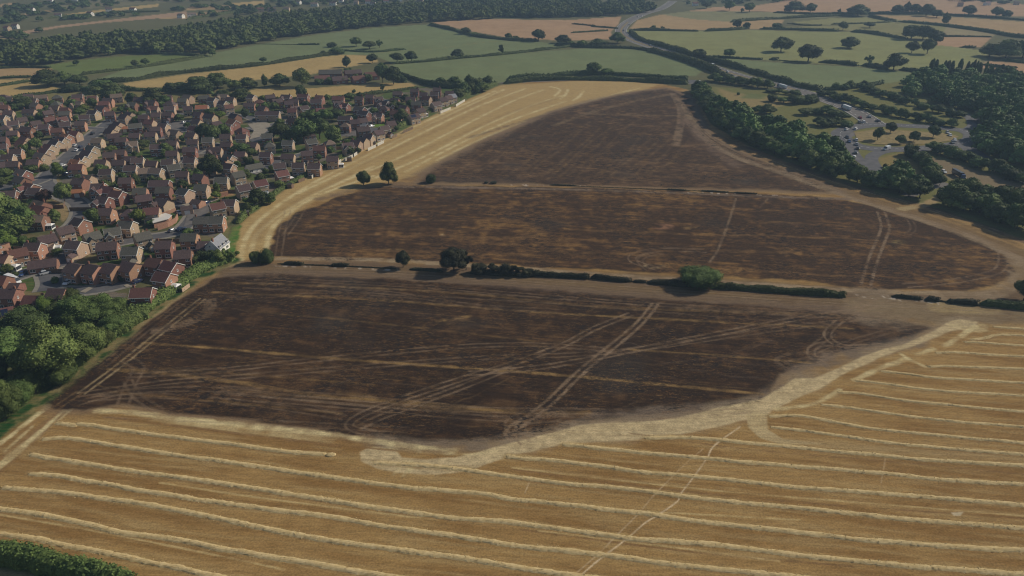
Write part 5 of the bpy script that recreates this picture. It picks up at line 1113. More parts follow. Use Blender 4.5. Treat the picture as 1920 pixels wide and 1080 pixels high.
H2 = [(575,259,590,256,'g','tan','A',0),(611,260,623,258,'t','tan','C',0),(642,266,660,263,'b','tan','F',0),(612,290,633,289,'b','tan','E',0),(562,281,587,278,'b','ora','A',0),(525,285,553,285,'b','tan','A',0),(511,304,534,301,'b','ora','A',1),(545,302,571,301,'b','tan','A',1),(575,303,602,303,'b','ora','A',1),
 (517,319,537,314,'r','ora','E',0),(443,346,466,340,'b','tan','E',0),(474,337,498,331,'r','tan','A',0),(402,329,425,328,'g','tan','A',1),(436,321,452,316,'g','tan','A',0),(455,311,495,300,'g','ren','D',0),(362,342,390,342,'g','tan','A',0),(395,379,415,374,'r','tan','A',0),(416,370,440,370,'b','tan','A',1),
 (181,296,195,296,'b','tan','A',0),(212,297,230,296,'b','tan','A',0),(248,293,264,292,'b','tan','A',0),(231,307,255,306,'b','tan','A',0),(275,298,291,298,'b','tan','A',0),(301,296,325,295,'b','tan','A',0),(348,292,361,292,'b','tan','A',0),(313,307,334,303,'g','tan','A',1),(258,313,281,310,'t','tan','A',0),(283,311,300,312,'t','tan','A',1),
 (184,314,210,313,'b','tan','A',0),(188,343,214,349,'r','ora','F',1),(206,352,230,356,'r','red','A',1),(276,335,319,334,'b','red','A',0),(247,350,274,348,'g','ora','A',0),(289,347,320,346,'g','red','A',0),(336,347,353,352,'g','tan','A',1),(0,287,25,286,'b','tan','A',0),(6,300,36,298,'b','ora','A',0),(-8,302,4,300,'b','tan','A',0),
 (50,296,71,295,'b','ora','A',0),(31,312,48,317,'t','red','A',0),(29,324,45,331,'t','red','A',0),(12,332,32,329,'r','red','A',0),(45,338,61,342,'r','red','F',1),(51,348,76,350,'b','red','B',1),(2,355,28,353,'b','red','A',0),(62,370,82,376,'t','red','A',0),(58,379,84,385,'r','red','A',0),(154,323,170,326,'t','tan','A',0),(174,341,190,340,'b','ora','F',1),
 (140,330,154,331,'b','red','A',0),(330,318,350,317,'b','tan','A',0),(100,352,0,0,'b','red','A',0),(364,322,380,324,'b','red','A',0),(214,278,230,277,'b','red','A',0),(196,283,210,282,'b','red','A',0),(236,290,250,290,'b','red','A',0),(420,302,434,304,'b','tan','A',0),(382,303,398,302,'b','tan','A',0),(224,330,243,329,'b','red','A',0),
 (488,282,506,282,'b','red','A',0),(440,281,458,281,'b','tan','A',0),(386,286,402,285,'b','red','A',0),(312,280,330,279,'b','tan','A',0)]
H3 = [(50,389,78,393,'r','red','A',0),(58,399,78,399,'t','red','E',0),(140,403,153,408,'b','ora','A',1),(106,425,130,417,'b','tan','A',0),(73,441,96,433,'b','tan','A',0),(46,451,74,451,'b','ora','A',1),(18,466,43,459,'r','ora','A',0),(-10,471,12,473,'r','tan','E',0),(124,446,151,449,'b','tan','B',1),(158,436,181,428,'g','tan','F',0),
 (196,426,220,421,'g','tan','F',1),(222,410,248,411,'g','tan','A',1),(251,436,277,428,'g','tan','B',0),(226,459,260,458,'g','tan','B',1),(182,387,211,387,'b','ora','A',0),(180,364,202,366,'b','red','F',1),(228,388,252,388,'b','red','C',0),(264,387,300,384,'r','tan','A',0),(293,448,318,447,'b','red','A',0),(338,434,368,433,'g','ora','A',0),
 (364,403,388,402,'g','red','A',0),(390,402,418,401,'g','ora','A',1),(377,450,396,449,'b','red','D',0),(43,490,112,479,'b','red','D',0),(278,478,300,482,'r','red','A',0),(308,483,328,489,'r','red','A',0),(295,504,314,508,'r','ora','E',0),(241,536,287,534,'r','red','A',1),(-4,537,28,537,'b','red','A',0),(46,551,80,552,'r','red','D',0),(92,536,118,537,'b','ora','A',0),(-12,577,14,570,'r','ora','P',0),
 (-14,512,6,513,'r','red','A',0),(330,466,352,464,'b','red','A',0)]
HV = [(126,489,152,491,'b'),(160,491,184,493,'b'),(193,489,218,492,'b'),(228,486,253,489,'b')]     # four side-on houses whose right slopes catch the sun
def overlap(x, y, r=5.2):
    return any((x-a)**2+(y-b_)**2 < r*r for a, b_ in HP)
def zn(py): return 4.6
lists = []; HS = .9
for rown, Hs in (('far', H1), ('mid', H2), ('near', H3)):
    for h in Hs:
        if h[2] == 0: continue
        ax, ay, bx, by, rc, wc, kd, br = h; zr = 4.7 if kd == 'D' else 7.3
        a = G(ax, ay, zr); b_ = G(bx, by, zr); m_ = (a+b_)/2; v = b_-a
        ang = math.atan2(v.y, v.x)*.75; ang = max(-.7, min(.9, ang)); L = math.hypot(v.x, v.y*.6)
        lo, hi = (8, 16) if kd == 'D' else (7, 19 if L > 13 else 11)
        L = max(lo, min(hi, L)); m2 = Vector((m_.x, m_.y, 0))
        if overlap(m2.x, m2.y, 5.0): continue
        HP.append((m2.x, m2.y)); lists.append([rown, (ax+bx)/2, (ay+by)/2, m2, ang, L, rc, wc, kd, br])
for h in HV:
    a = G(h[0], h[1], 7.3); b_ = G(h[2], h[3], 7.3); m_ = (a+b_)/2; HP.append((m_.x, m_.y)); lists.append(['side', (h[0]+h[2])/2, (h[1]+h[3])/2, m_, R(-20), 6.8, 'b', 'ora', 'V', 0])
ra = random.Random(31); add = 0; tries = 0
while add < 60 and tries < 20000:
    tries += 1; px = ra.uniform(-10, 840); py = 192+360*ra.random()**1.4
    if px > 455+(395-py)*1.75 or (py > 470 and px > 300-(py-480)*1.3) or (py > 392 and px < 75 and py < 470): continue
    p = G(px, py); q = G(px, py)
    if min((q.x-a)**2+(q.y-b_)**2 for a, b_ in HP) < 11.2**2: continue
    if any((q.x-a)**2+(q.y-b_)**2 < (w+5.5)**2 for a, b_, w in ROADP): continue
    if any(abs(t[0]-px) < t[2]*.6+6 and abs(t[1]-t[3]*.3-py) < 12 for t in ET if t[2] > 26): continue
    HP.append((q.x, q.y)); add += 1; tp = 9
    lists.append(['fill', px, py-8, q, ra.choice([-.15, .05, .25, .45, -.4]), ra.uniform(7, 9.5), ra.choice('bbbgrt'), ra.choice(['tan','red','red','ora']), ra.choice('AAABFC'), 0])
# order within narrow bands so that each label points at one house
YB = [0, 184, 196, 208, 222, 236, 250, 264, 284, 304, 324, 350, 385, 420, 455, 500, 600]
def band(py): return 1+max(i for i in range(len(YB)) if YB[i] <= py)
BN = {}
for l in lists: BN.setdefault(0 if l[0] == 'side' else band(l[2]) if l[0] != 'side' else 0, []).append(l)
ORDROW = {k: sorted(v, key=lambda l: l[1]) for k, v in BN.items()}
ks = sorted(k for k in ORDROW if k)
for kk, v in ORDROW.items():
    for i, l in enumerate(v):
        rown, px, py, m2, ang, L, rc, wc, kd, br = l
        if kk == 0 and rown == 'side':
            lab = '%s from the left of four side-on brown-roofed houses above the parked white vans' % ORD[i]
            e = house(m2.x, m2.y, ang, L, 'A', 'o' if False else 'b', 'ora', lab, True, 0, 'side-on houses in a row', 8.6)
            continue
        rk = ks.index(kk); look = RN[rc]+'-roofed '+{'tan': 'pale brick', 'red': 'red brick', 'ora': 'orange brick', 'ren': 'white walled'}[wc]
        what = 'bungalow' if kd == 'D' else 'house'
        lab = '%s %s, %s from the left in the %s row from the back' % (look, what, ordn(i), ordn(rk))
        house(m2.x, m2.y, ang, L, kd, rc, wc, lab, py > 380, br or rh.random() < .25, 'houses of the estate', 7.4 if py > 330 else 6.6)
# white gabled house with slate roof at the field edge, school, garages, shed roofs
g = G(404, 442, 6.5); HP.append((g.x, g.y))
e = house(g.x, g.y, R(-98), 9.5, 'A', 's', 'ren', 'white gabled house with pale slate roof at the field corner', True, 1, None, 7.0, (3.0, 6.8))
wall_l = MB()
def longhall(px0, py0, px1, py1, D, ev, rg, rc, name, label, cat, parent=None):
    a = G(px0, py0, rg); b_ = G(px1, py1, rg); m_ = (a+b_)/2; v = b_-a; L = v.length
    e = parent or bpy.data.objects.new(name, None)
    if parent is None: COL.objects.link(e); e.location = (m_.x, m_.y, 0); e.rotation_euler[2] = math.atan2(v.y, v.x); tag(e, label, cat)
    link('wall', gable_walls(L, D, ev, rg, 0).mesh('wall', [WALLM['red']]), e); link('roof', gable_roof(L, D, ev, rg, .5).mesh('roof', [ROOFM[rc]]), e)
    k = int(L/5)
    for i in range(k):
        for s, rz in ((-1, 0), (1, math.pi)):
            o = link('window', WINB, e, ((i-(k-1)/2)*4.6, s*(D/2+.004), 1.0)); o.rotation_euler[2] = rz
    return e
longhall(590,142,618,141,9,3.2,5.8,'r','school_building','red-roofed school wing nearest the meadow, leftmost','school building')
longhall(622,144,650,142,9,3.2,5.8,'b','school_building','brown-roofed school wing nearest the meadow, second from left','school building')
longhall(598,131,640,130,10,3.4,6.2,'g','school_building','grey-roofed long school wing at the back left','school building')
longhall(646,132,676,130,9,3.2,5.6,'b','school_building','brown-roofed school wing at the back in the middle','school building')
longhall(660,143,682,141,9,3.2,5.8,'r','school_building','short red-roofed school wing among shrubs','school building')
longhall(684,136,708,134,9,3.4,6.2,'r','school_building','red brick school wing at the right end','school building')
def garage(px, py, w, d, h, ang, rc, wc, label):
    g = G(px, py); e = bpy.data.objects.new('garage', None); COL.objects.link(e); e.location = g; e.rotation_euler[2] = ang; tag(e, label, 'garage')
    link('wall', gable_walls(w, d, h, h+1.2, 0).mesh('wall', [WALLM[wc]]), e); link('roof', gable_roof(w, d, h, h+1.2, .2, .12).mesh('roof', [ROOFM[rc]]), e); link('garage_door', GDOOR, e, (0, -d/2-.004, 0))
garage(237,247,5.5,4,2.2,.1,'o','red','garage with a bright orange flat-looking roof among the far houses')
garage(372,388,5,5,2.3,-.3,'b','ora','small garage left of the red-roofed house on the court')
garage(258,515,5.5,5,2.4,-.4,'r','red','red garage beside the van parking'); garage(30,548,5,5,2.4,0,'b','red','brown garage at the lower left cul-de-sac'); garage(352,400,0.01+5,4.5,2.3,.4,'b','tan','garage beside the dark court')
garage(288,340,5,4.5,2.3,0,'g','tan','grey-roofed garage between grey-roofed houses'); garage(96,470,5,4.6,2.4,0,'t','ren','pale porch-like garage below the white gable'); garage(148,368,5,4.5,2.3,.2,'o','ora','orange garage beside the wide road bend')
# pale flat-roofed garage court block with curved orange wall
def prism(name, pp, z0, z1, m, parent=None):
    P = GP(pp); mb = MB(); n = len(P)
    A2 = sum(P[i].x*P[(i+1) % n].y-P[(i+1) % n].x*P[i].y for i in range(n))
    if A2 < 0: P = P[::-1]
    mb.v = [(p.x, p.y, z0) for p in P]+[(p.x, p.y, z1) for p in P]
    mb.f = [tuple(range(n, 2*n))]+[(i, (i+1) % n, n+(i+1) % n, n+i) for i in range(n)]; mb.m = [0]*(n+1)
    return link(name, mb.mesh(name, [m]), parent)
e = bpy.data.objects.new('garage_block', None); COL.objects.link(e); tag(e, 'garage block with pale flat roof and orange brick walls beside the dark court', 'garage')
prism('wall', [(290,428),(318,420),(324,414),(312,411),(288,419)], -.2, 2.5, WALLM['ora'], e); prism('roof', [(289,429),(318,421),(325,414),(312,410),(287,418)], 2.503, 2.72, WALLM['ren'], e)
def wallrun(pp, h, t, m, name, label, group=None, cat='wall'):
    P = GP(pp); mb = MB()
    for a, b_ in zip(P[:-1], P[1:]):
        d = (b_-a).normalized(); nn = Vector((-d.y, d.x, 0))*t/2; q = [a-nn, b_-nn, b_+nn, a+nn]
        mb.add([(p.x, p.y, -.2) for p in q]+[(p.x, p.y, h) for p in q], [(4,5,6,7),(0,1,5,4),(1,2,6,5),(2,3,7,6),(3,0,4,7)])
    tag(link(name, mb.mesh(name, [m])), label, cat, group)
wallrun([(296,432),(315,426),(330,418),(334,410)], 2.3, .3, WALLM['ora'], 'brick_wall', 'curved orange brick wall round the pale garage block')
wallrun([(303,410),(318,405),(331,400)], 2.6, .3, WALLM['ora'], 'brick_wall', 'straight orange brick wall behind the pale garage block')
wallrun([(403,372),(428,366)], 1.9, .25, WALLM['ora'], 'brick_wall', 'orange garden wall above the red-roofed house')
wallrun([(342,548),(356,538)], 1.4, .25, WALLM['tan'], 'brick_wall', 'low pale garden wall at the field edge')
FEN = simple('fence_wood', (0.16,0.11,0.075), (0.24,0.17,0.12), 3, .9, rnd=.2); PALE = simple('pale_fence', (0.50,0.48,0.42), (0.62,0.60,0.54), 3)
def fence(pp, label, m, group, h=1.75):
    P = GP(pp); e = bpy.data.objects.new('garden_fence', None); COL.objects.link(e); e.location = P[0]; tag(e, label, 'fence', group); mb = MB(); pm = MB()
    for a, b_ in zip(P[:-1], P[1:]):
        L = (b_-a).length; d = (b_-a)/L; n = max(1, int(L/1.9)); nn = Vector((-d.y, d.x, 0))
        for i in range(n):
            s = a+d*(L*i/n+.06)-P[0]; t = a+d*(L*(i+1)/n-.06)-P[0]; w = nn*.03
            q = [s-w, t-w, t+w, s+w]; mb.add([(p.x, p.y, 0) for p in q]+[(p.x, p.y, h) for p in q], [(4,5,6,7),(0,1,5,4),(1,2,6,5),(2,3,7,6),(3,0,4,7)])
            c = a+d*(L*i/n)-P[0]; pm.box(c.x-.055, c.x+.055, c.y-.055, c.y+.055, 0, h+.12)
    link('panel', mb.mesh('panel', [m]), e); link('post', pm.mesh('post', [m]), e)
    return e
FG = 'garden fences on the field side'
for i, (pp, m) in enumerate(sorted([([(585,335),(592,328)], PALE), ([(630,309),(640,304)], PALE), ([(645,303),(662,295)], PALE), ([(664,294),(672,288)], PALE), ([(690,283),(705,276)], PALE), ([(708,274),(720,268)], PALE), ([(476,391),(490,384)], PALE), ([(735,260),(745,256)], FEN), ([(855,200),(872,190)], PALE), ([(560,343),(572,338)], FEN), ([(826,213),(845,205)], PALE), ([(756,250),(775,242)], FEN)], key=lambda t: t[0][0][0])):
    fence(pp, '%s from the left of the short garden fences along the stubble edge, %s' % (ORD[i], 'pale' if m is PALE else 'brown'), m, FG)
for i, (x, y) in enumerate(sorted([(28,478),(60,470),(110,460),(142,462),(205,450),(245,445),(300,462),(325,455),(120,512),(166,512),(70,415),(100,392),(160,396),(240,400),(235,372),(265,372),(305,366),(330,362),(358,372),(455,362),(420,345),(380,312),(330,330),(250,322),(210,325),(160,345),(30,345),(60,305),(110,285),(90,250),(60,246),(150,238),(230,262),(290,250),(330,285),(385,275),(440,262),(480,275),(520,300),(560,312),(600,312),(590,290),(640,280),(500,218),(560,208),(610,212),(660,212),(700,225),(745,235),(790,216),(815,196),(770,186),(260,205),(330,212)])):
    s = scale_at(y); k = 7*s; fence([(x-k, y+rt.uniform(-1, 1)), (x+k*.7, y+rt.uniform(-1.5, .5)), (x+k*.8, y-9*s*.22)], 'brown panel fence, %s from the left of those between the houses' % ordn(i), FEN, 'garden fences of the estate')

# ------------------------------------------------------------ gardens: trees and shrubs between the houses
rg_ = random.Random(77); TW = GP(TOWN[4:] + TOWN[:4]); add = 0; tries = 0
while add < 112 and tries < 9000:
    tries += 1; px = rg_.uniform(0, 850); py = 190+350*rg_.random()**1.5
    if px > 440+ (400-py)*1.9 or px > 860: continue
    if py > 480 and px > 350-(py-480)*1.3: continue
    p = G(px, py)
    if min((p.x-a)**2+(p.y-b_)**2 for a, b_ in HP) < 36: continue
    if any((p.x-a)**2+(p.y-b_)**2 < (w+2.2)**2 for a, b_, w in ROADP): continue
    if any(abs(t[0]-px) < 5 and abs(t[1]-py) < 4 for t in ET): continue
    s_ = scale_at(py); w = rg_.uniform(3.2, 6.5)*s_; ET.append((px, py, min(w, 18.5), min(w, 18.5)*rg_.uniform(.7, 1.0), rg_.choice('lldy'))); add += 1
ET = sorted([t for t in ET if t[2] > 0], key=lambda t: (int(t[1] > 235)+int(t[1] > 300)+int(t[1] > 400), t[0]))
cnts = {}
for px, py, w, h, mt in ET:
    bnd = int(py > 235)+int(py > 300)+int(py > 400); k = cnts.get(bnd, 0); cnts[bnd] = k+1
    tone = {'l': 'green', 'd': 'dark green', 'y': 'yellow green'}[mt]; small = w < 19
    if small: tree_px(px, py, w, h, 'small %s garden shrub, %s plant from the left %s' % (tone, ordn(k), bands[bnd]), 'garden shrubs of the estate', rt.choice(['round','bush','tall']), mt, 1, cat='shrub', name='garden_shrub')
    else: tree_px(px, py, w, h, 'full %s garden tree, %s plant from the left %s' % (tone, ordn(k), bands[bnd]), 'garden trees of the estate', rt.choice(['round','broad','round','tall']), mt, 1, name='tree')

# ------------------------------------------------------------ vehicles
PAINT = {}
def paintm(nm, c): PAINT[nm] = simple('paint_'+nm, c, tuple(min(1, k*1.12) for k in c), 2, .28, spec=.5)
for nm, c in (('white', (.72,.73,.74)), ('silver', (.42,.44,.46)), ('grey', (.14,.15,.16)), ('black', (.018,.018,.02)), ('blue', (.03,.06,.16)), ('dark blue', (.02,.03,.08)), ('red', (.30,.025,.02)), ('green', (.02,.09,.07))): paintm(nm, c)
TYRE = simple('tyre', (.012,.012,.012), (.02,.02,.02), 4); RIM = simple('rim', (.35,.35,.36), (.45,.45,.46), 4, .4, metal=.6)
LAMPR = simple('tail_lamp', (.35,.02,.015), (.45,.03,.02), 4, .3); LAMPW = simple('head_lamp', (.6,.6,.58), (.7,.7,.68), 4, .2)
def wheel_mesh():
    mb = MB(); n = 14; o = 0
    for x, r in ((-.1, .31), (.1, .31)): mb.v += [(r*math.cos(k*6.2832/n), x, r*math.sin(k*6.2832/n)) for k in range(n)]
    for k in range(n): mb.f.append((k, (k+1) % n, n+(k+1) % n, n+k)); mb.m.append(0)
    mb.f += [tuple(range(n-1, -1, -1)), tuple(range(n, 2*n))]; mb.m += [0, 0]
    return mb.mesh('tyre', [TYRE])
def rim_mesh():
    mb = MB(); n = 10
    for s in (-1, 1):
        o = len(mb.v); mb.v += [(.19*math.cos(k*6.2832/n), s*.106, .19*math.sin(k*6.2832/n)) for k in range(n)]; f = tuple(range(o, o+n)); mb.f.append(f if s > 0 else f[::-1]); mb.m.append(0)
    return mb.mesh('rim', [RIM])
WHL = wheel_mesh(); RIMM = rim_mesh()
def loft(sections, mat, name, y=.86, tuck=.0):
    """side profile: list of (x, z_low, z_high, half width low, half width high)"""
    mb = MB(); n = len(sections)
    for x, zl, zh, wl, wh in sections: mb.v += [(x, -wl, zl), (x, -wl*1.0, (zl+zh)/2), (x, -wh, zh), (x, wh, zh), (x, wl, (zl+zh)/2), (x, wl, zl)]
    for i in range(n-1):
        for k in range(6): k2 = (k+1) % 6; mb.f.append((i*6+k, (i+1)*6+k, (i+1)*6+k2, i*6+k2)[::-1]); mb.m.append(0)
    mb.f.append(tuple(range(6))); mb.m.append(0); mb.f.append(tuple(range((n-1)*6, n*6))[::-1]); mb.m.append(0)
    return mb.mesh(name, [mat])
def vehicle(kind, colour, pos, ang, label, group=None):
    sc_ = .72 if kind == 'lorry' else 1.0
    cat = {'car': 'car', 'van': 'van', 'lorry': 'lorry'}[kind]
    e = bpy.data.objects.new({'car': 'parked_car' if group == 'parked cars' else 'car', 'van': 'van', 'lorry': 'lorry'}[kind], None); COL.objects.link(e); e.location = (pos.x, pos.y, .13); e.rotation_euler[2] = ang; tag(e, label, cat, group)
    pm = PAINT[colour]; e.scale = (sc_, sc_, sc_)
    if kind == 'car':
        body = cached(('cb', colour), lambda: loft([(-2.12,.38,.72,.74,.70),(-1.95,.25,.88,.83,.78),(-1.2,.22,.94,.86,.80),(.9,.22,.92,.86,.80),(1.75,.24,.78,.84,.74),(2.1,.32,.62,.74,.64)], pm, 'body'))
        cab = cached('cg', lambda: loft([(-1.75,.87,.92,.74,.70),(-1.25,.9,1.36,.75,.60),(.25,.9,1.38,.75,.60),(1.0,.88,.93,.74,.70)], GLASS, 'window')); rf = cached(('cr', colour), lambda: loft([(-1.28,1.362,1.40,.60,.56),(-.9,1.365,1.46,.61,.55),(.0,1.37,1.46,.61,.55),(.3,1.365,1.40,.60,.56)], pm, 'car_roof'))
        wl = [(-1.3, .78), (1.32, .78)]; lx, lz = 2.0, .6
    elif kind == 'van':
        body = cached(('vb', colour), lambda: loft([(-2.6,.35,2.0,.9,.84),(-2.5,.25,2.15,.95,.86),(1.1,.25,2.15,.95,.86),(1.25,.25,1.2,.95,.88),(2.3,.25,1.0,.93,.8),(2.6,.35,.7,.85,.75)], pm, 'body'))
        cab = cached('vg', lambda: loft([(1.15,1.18,2.05,.90,.80),(1.3,1.15,1.98,.88,.76),(1.95,1.05,1.15,.86,.78)], GLASS, 'window')); rf = None; wl = [(-1.7, .86), (1.7, .86)]; lx, lz = 2.5, .7
    else:
        body = cached(('lb', colour), lambda: loft([(-7.0,1.0,3.9,1.25,1.24),(-6.95,1.0,3.95,1.27,1.25),(4.6,1.0,3.95,1.27,1.25),(4.65,1.0,3.9,1.25,1.24)], PAINT['white'], 'trailer')) if colour == 'white' else cached('lbk', lambda: loft([(-7.0,1.0,3.9,1.25,1.24),(-6.95,1.0,3.95,1.27,1.25),(4.6,1.0,3.95,1.27,1.25),(4.65,1.0,3.9,1.25,1.24)], PAINT['black'], 'trailer'))
        cab = cached('lc', lambda: loft([(5.2,.7,3.2,1.2,1.1),(5.3,.6,3.3,1.22,1.12),(7.0,.5,3.1,1.22,1.1),(7.35,.5,1.7,1.2,1.15),(7.45,.5,1.2,1.18,1.12)], PAINT['blue'], 'cab')); rf = None; wl = [(-5.6, 1.05), (-4.4, 1.05), (5.9, 1.05)]; lx, lz = 7.3, .9
    link('trailer' if kind == 'lorry' else 'body', body, e); link('cab' if kind == 'lorry' else 'window', cab, e)
    if kind == 'lorry': link('windscreen', cached('lw', lambda: loft([(7.02,1.8,3.0,1.1,1.0),(7.28,1.75,2.6,1.1,1.02)], GLASS, 'windscreen')), e); mbx = cached('lch', lambda: (lambda q: (q.box(-6.9, 5.1, -.9, .9, .6, .99), q.mesh('chassis', [TYRE]))[1])(MB())); link('chassis', mbx, e)
    if rf: link('car_roof', rf, e)
    for wx, wy in wl:
        for s in (-1, 1):
            w = link('wheel', WHL, e, (wx, s*wy, .31)); link('rim', RIMM, w)
            if kind == 'lorry': w.scale = (1.55, 1.5, 1.55); w.location.z = .48
    hl = cached('hl', lambda: (lambda q: (q.box(0, .06, -.16, .16, -.07, .07), q.mesh('headlight', [LAMPW]))[1])(MB())); tl = cached('tl', lambda: (lambda q: (q.box(-.06, 0, -.14, .14, -.08, .08), q.mesh('tail_light', [LAMPR]))[1])(MB()))
    if kind != 'lorry':
        for s in (-1, 1): link('headlight', hl, e, (lx, s*.52, lz)); link('tail_light', tl, e, (-lx-(.08 if kind == 'van' else .06), s*.55, lz+.1))
    return e
def veh(kind, colour, px, py, qx, qy, label, group):
    a = G(px, py); b_ = G(qx, qy); vehicle(kind, colour, a, math.atan2(b_.y-a.y, b_.x-a.x), label, group)
TG = 'traffic at the roundabout'; TR = 'traffic on the dual road'; PK = 'parked cars'
for a in [('van','white',1662,281,1640,286,'white van leaving the roundabout at its lower exit'),('car','white',1587,244,1600,240,'white car entering the roundabout at the upper left'),('car','black',1611,231,1616,236,'dark car queueing at the roundabout, top of the queue'),('car','white',1619,230,1612,224,'white car beside the dark one at the top of the queue'),
          ('car','silver',1630,220,1622,214,'silver car approaching the roundabout from the dual road'),('car','grey',1646,228,1636,224,'grey car approaching the roundabout, right lane'),('car','white',1604,243,1612,239,'white car at the left end of the roundabout island'),('car','black',1588,259,1592,265,'black car in the lower left queue, first'),
          ('car','blue',1592,267,1596,272,'dark blue car in the lower left queue, second'),('car','white',1605,264,1602,260,'white car beside the lower left queue'),('car','silver',1606,272,1604,267,'silver car in the lower queue, third'),('car','black',1608,280,1606,275,'black car in the lower queue, fourth'),('car','grey',1604,288,1603,283,'grey car in the lower queue, fifth'),
          ('car','white',1601,296,1600,291,'white car at the bottom of the lower queue'),('car','silver',1776,250,1784,258,'silver car at the right end of the island'),('car','white',1781,255,1789,264,'white car following the silver one at the right end'),('car','white',1790,264,1797,272,'white car leaving right below the island'),('car','grey',1786,269,1791,276,'grey car beside the one leaving right'),
          ('car','red',1612,222,1606,218,'red car on the dual road just before the queue')]: veh(*a, TG)
veh('lorry','white',1586,205,1560,195,'white lorry with long trailer near the roundabout on the dual road', TR); veh('lorry','white',1466,165,1440,158,'white lorry farther up the dual road beside the thick hedge', TR)
veh('lorry','white',1312,159,1296,151,'lorry at the top of the slip road by the lane', TR)
veh('van','white',1337,124,1350,129,'white van on the dual road behind the thick hedge', TR); veh('car','white',1364,136,1374,140,'white car following on the dual road near the belt', TR); veh('car','silver',1219,86,1208,82,'silver car on the dual road above the lane', TR); veh('car','silver',1196,32,1208,27,'silver car at the far top of the dual road', TR); veh('car','white',1204,31,1216,26,'white car at the far top of the dual road', TR)
veh('car','grey',1180,47,1172,52,'grey car on the bend of the dual road', TR); veh('car','white',1323,166,1318,160,'white car on the slip road behind the lorry', TR); veh('car','black',1169,58,1168,66,'dark car at the tightest part of the bend', TR); veh('car','silver',1238,93,1226,88,'silver car beyond the bend, by the near hedge', TR)
veh('lorry','black',1796,331,1816,342,'black lorry standing on the brown verge at the right', None)
veh('car','white',1769,324,1776,328,'white car at the end of the brown verge', PK); veh('car','white',1804,334,1812,338,'white car beside the standing lorry', PK); veh('car','silver',1745,352,1738,356,'silver car half hidden under the belt trees', PK)
for a in [('car','silver',86,514,98,511,'silver car parked before the long bungalow'),('car','blue',42,516,36,522,'blue car at the end of the lower cul-de-sac'),('van','white',30,530,40,534,'white van parked at the left of the lower cul-de-sac'),('van','white',22,526,34,530,'second white van, left of the other'),('car','white',144,523,138,527,'white car in the shade before the side-on houses'),('car','white',127,532,122,536,'white car near the brown-roofed house'),
          ('van','white',241,522,250,516,'white van beside the small trimmed hedge'),('car','white',260,516,268,512,'white car right of the trimmed-hedge van'),('car','dark blue',258,530,268,526,'dark blue car in front of the nearest brick house'),('car','silver',160,476,168,473,'silver car on the pale drive'),('car','black',156,478,150,480,'dark car beside the silver one on the pale drive'),('car','white',350,394,342,396,'white car on the dark court'),('car','black',334,392,342,391,'black car on the dark court'),
          ('car','white',336,401,342,404,'white car beside the pale garage block'),('car','white',137,332,146,330,'white car beside the small green lawn'),('car','dark blue',125,328,134,325,'dark blue car left of the white one at the lawn'),('car','white',418,351,426,347,'white car before the white-gabled house'),('van','white',424,345,430,342,'white van above the white car'),('car','silver',140,274,146,270,'silver car on the wide road'),('car','dark blue',151,277,158,272,'dark blue car on the wide road'),('car','white',144,283,150,279,'white car parked by the wide road'),
          ('car','black',174,252,180,248,'black car in the middle of the wide road'),('car','white',325,256,334,254,'white car in the far courtyard'),('car','blue',333,257,341,253,'blue car in the far courtyard'),('car','silver',345,231,351,228,'silver car under the trees of the far courtyard'),('car','dark blue',387,382,394,379,'dark blue car by the court entrance'),('car','white',388,468,0,0,''),('car','grey',324,434,331,431,'grey car in the shaded row of garages'),('car','dark blue',341,432,349,430,'dark blue car in the shaded row of garages'),('car','white',118,312,124,309,'white car halfway down the wide road'),
          ('car','silver',502,226,510,224,'silver car on the hedged drive'),('car','black',470,247,478,246,'black car at the pale forecourt'),('car','white',65,251,70,249,'white car between far left houses'),('car','silver',92,246,98,244,'silver car behind the road terrace'),('car','white',672,236,680,234,'white car before the white-windowed house'),('car','white',697,238,704,236,'white car by the bright green lawn'),('car','green',478,226,484,224,'dark green car by the hedged drive'),('car','white',588,329,0,0,'')]:
    if a[4]: veh(*a, PK)
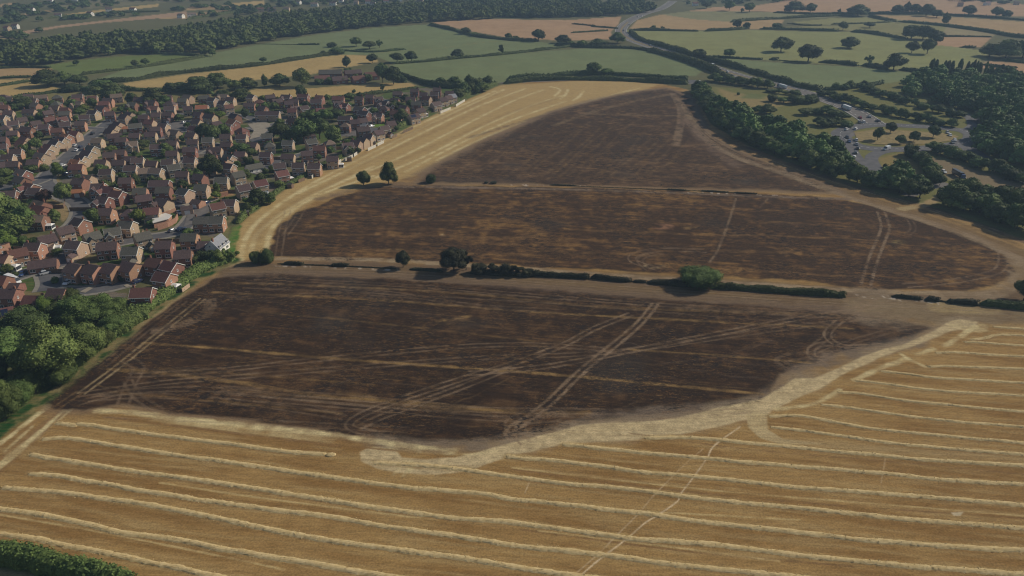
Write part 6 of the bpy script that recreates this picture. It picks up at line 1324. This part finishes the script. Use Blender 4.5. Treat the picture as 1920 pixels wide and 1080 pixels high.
# gazebo, sheds
def shed(px, py, w, d, h, ang, m, label, nm='shed'):
    g = G(px, py); e = bpy.data.objects.new(nm, None); COL.objects.link(e); e.location = g; e.rotation_euler[2] = ang; tag(e, label, nm.replace('_', ' '), 'garden sheds' if nm == 'shed' else None)
    link('wall', gable_walls(w, d, h, h+.6, 0).mesh('wall', [m]), e); link('roof', gable_roof(w, d, h, h+.6, .12, .06).mesh('roof', [ROOFM['g'] if m is FEN else WHITE]), e)
for i, (x, y, m) in enumerate(sorted([(545,352,FEN),(500,368,WHITE),(655,302,FEN),(360,512,FEN),(820,207,WHITE),(462,404,FEN),(225,408,FEN),(60,478,FEN),(110,470,WHITE),(590,318,WHITE),(748,148,WHITE),(300,512,FEN),(700,272,FEN),(812,209,FEN),(245,575,FEN)], key=lambda t: t[0])):
    shed(x, y, 2.6, 2.0, 1.9, rt.uniform(-.5, .5), m, '%s garden shed, %s from the left of all the small sheds' % ('white' if m is WHITE else 'brown', ordn(i)))
# road sign with its back to us on the slip road grass
g = G(1383, 206); e = bpy.data.objects.new('road_sign', None); COL.objects.link(e); e.location = g; tag(e, 'tall dark road sign seen from behind on the grass of the slip road', 'road sign')
mb = MB(); mb.box(-1.7, 1.7, -.05, .05, 1.2, 5.6); link('panel', mb.mesh('panel', [simple('sign_back', (.05,.06,.09), (.08,.09,.12), 2)]), e)
for s in (-1.2, 1.2): mb = MB(); mb.box(s-.07, s+.07, .055, .2, -.2, 5.3); link('post', mb.mesh('post', [RIM]), e)
# far hazy houses at the top of the picture
FR = random.Random(4)
for i, (x, y) in enumerate(sorted([(488,22),(510,22),(538,21),(590,12),(625,10),(668,8),(690,7),(724,6),(700,11),(60,22),(110,33),(170,30),(205,22),(340,34),(360,32),(15,58),(30,54),(560,8),(575,4),(640,5),(750,3),(790,6),(1372,4),(1303,11),(1800,12),(1850,10),(1905,9),(95,6),(140,4),(250,22)])):
    g = G(x, y); house(g.x, g.y, FR.uniform(-.6, .6), FR.choice([9, 11, 14]), 'A', FR.choice('btr'), FR.choice(['ren','tan','ren']), '%s from the left of the hazy pale houses along the top' % ordn(i), False, 0, 'distant houses along the top')
# ------------------------------------------------------------ the air
hz = MB(); hz.box(-16000, 16000, -900, 15500, -1.0, 128.0)
m = bpy.data.materials.new('haze'); m.use_nodes = True; n = m.node_tree; n.nodes.remove(n.nodes['Principled BSDF'])
pv = n.nodes.new('ShaderNodeVolumePrincipled'); pv.inputs['Color'].default_value = (.50,.72,1,1); pv.inputs['Density'].default_value = .00018; pv.inputs['Anisotropy'].default_value = .1
n.links.new(pv.outputs[0], n.nodes['Material Output'].inputs['Volume'])
o = link('haze', hz.mesh('haze', [m])); tag(o, None, None, None, 'stuff')
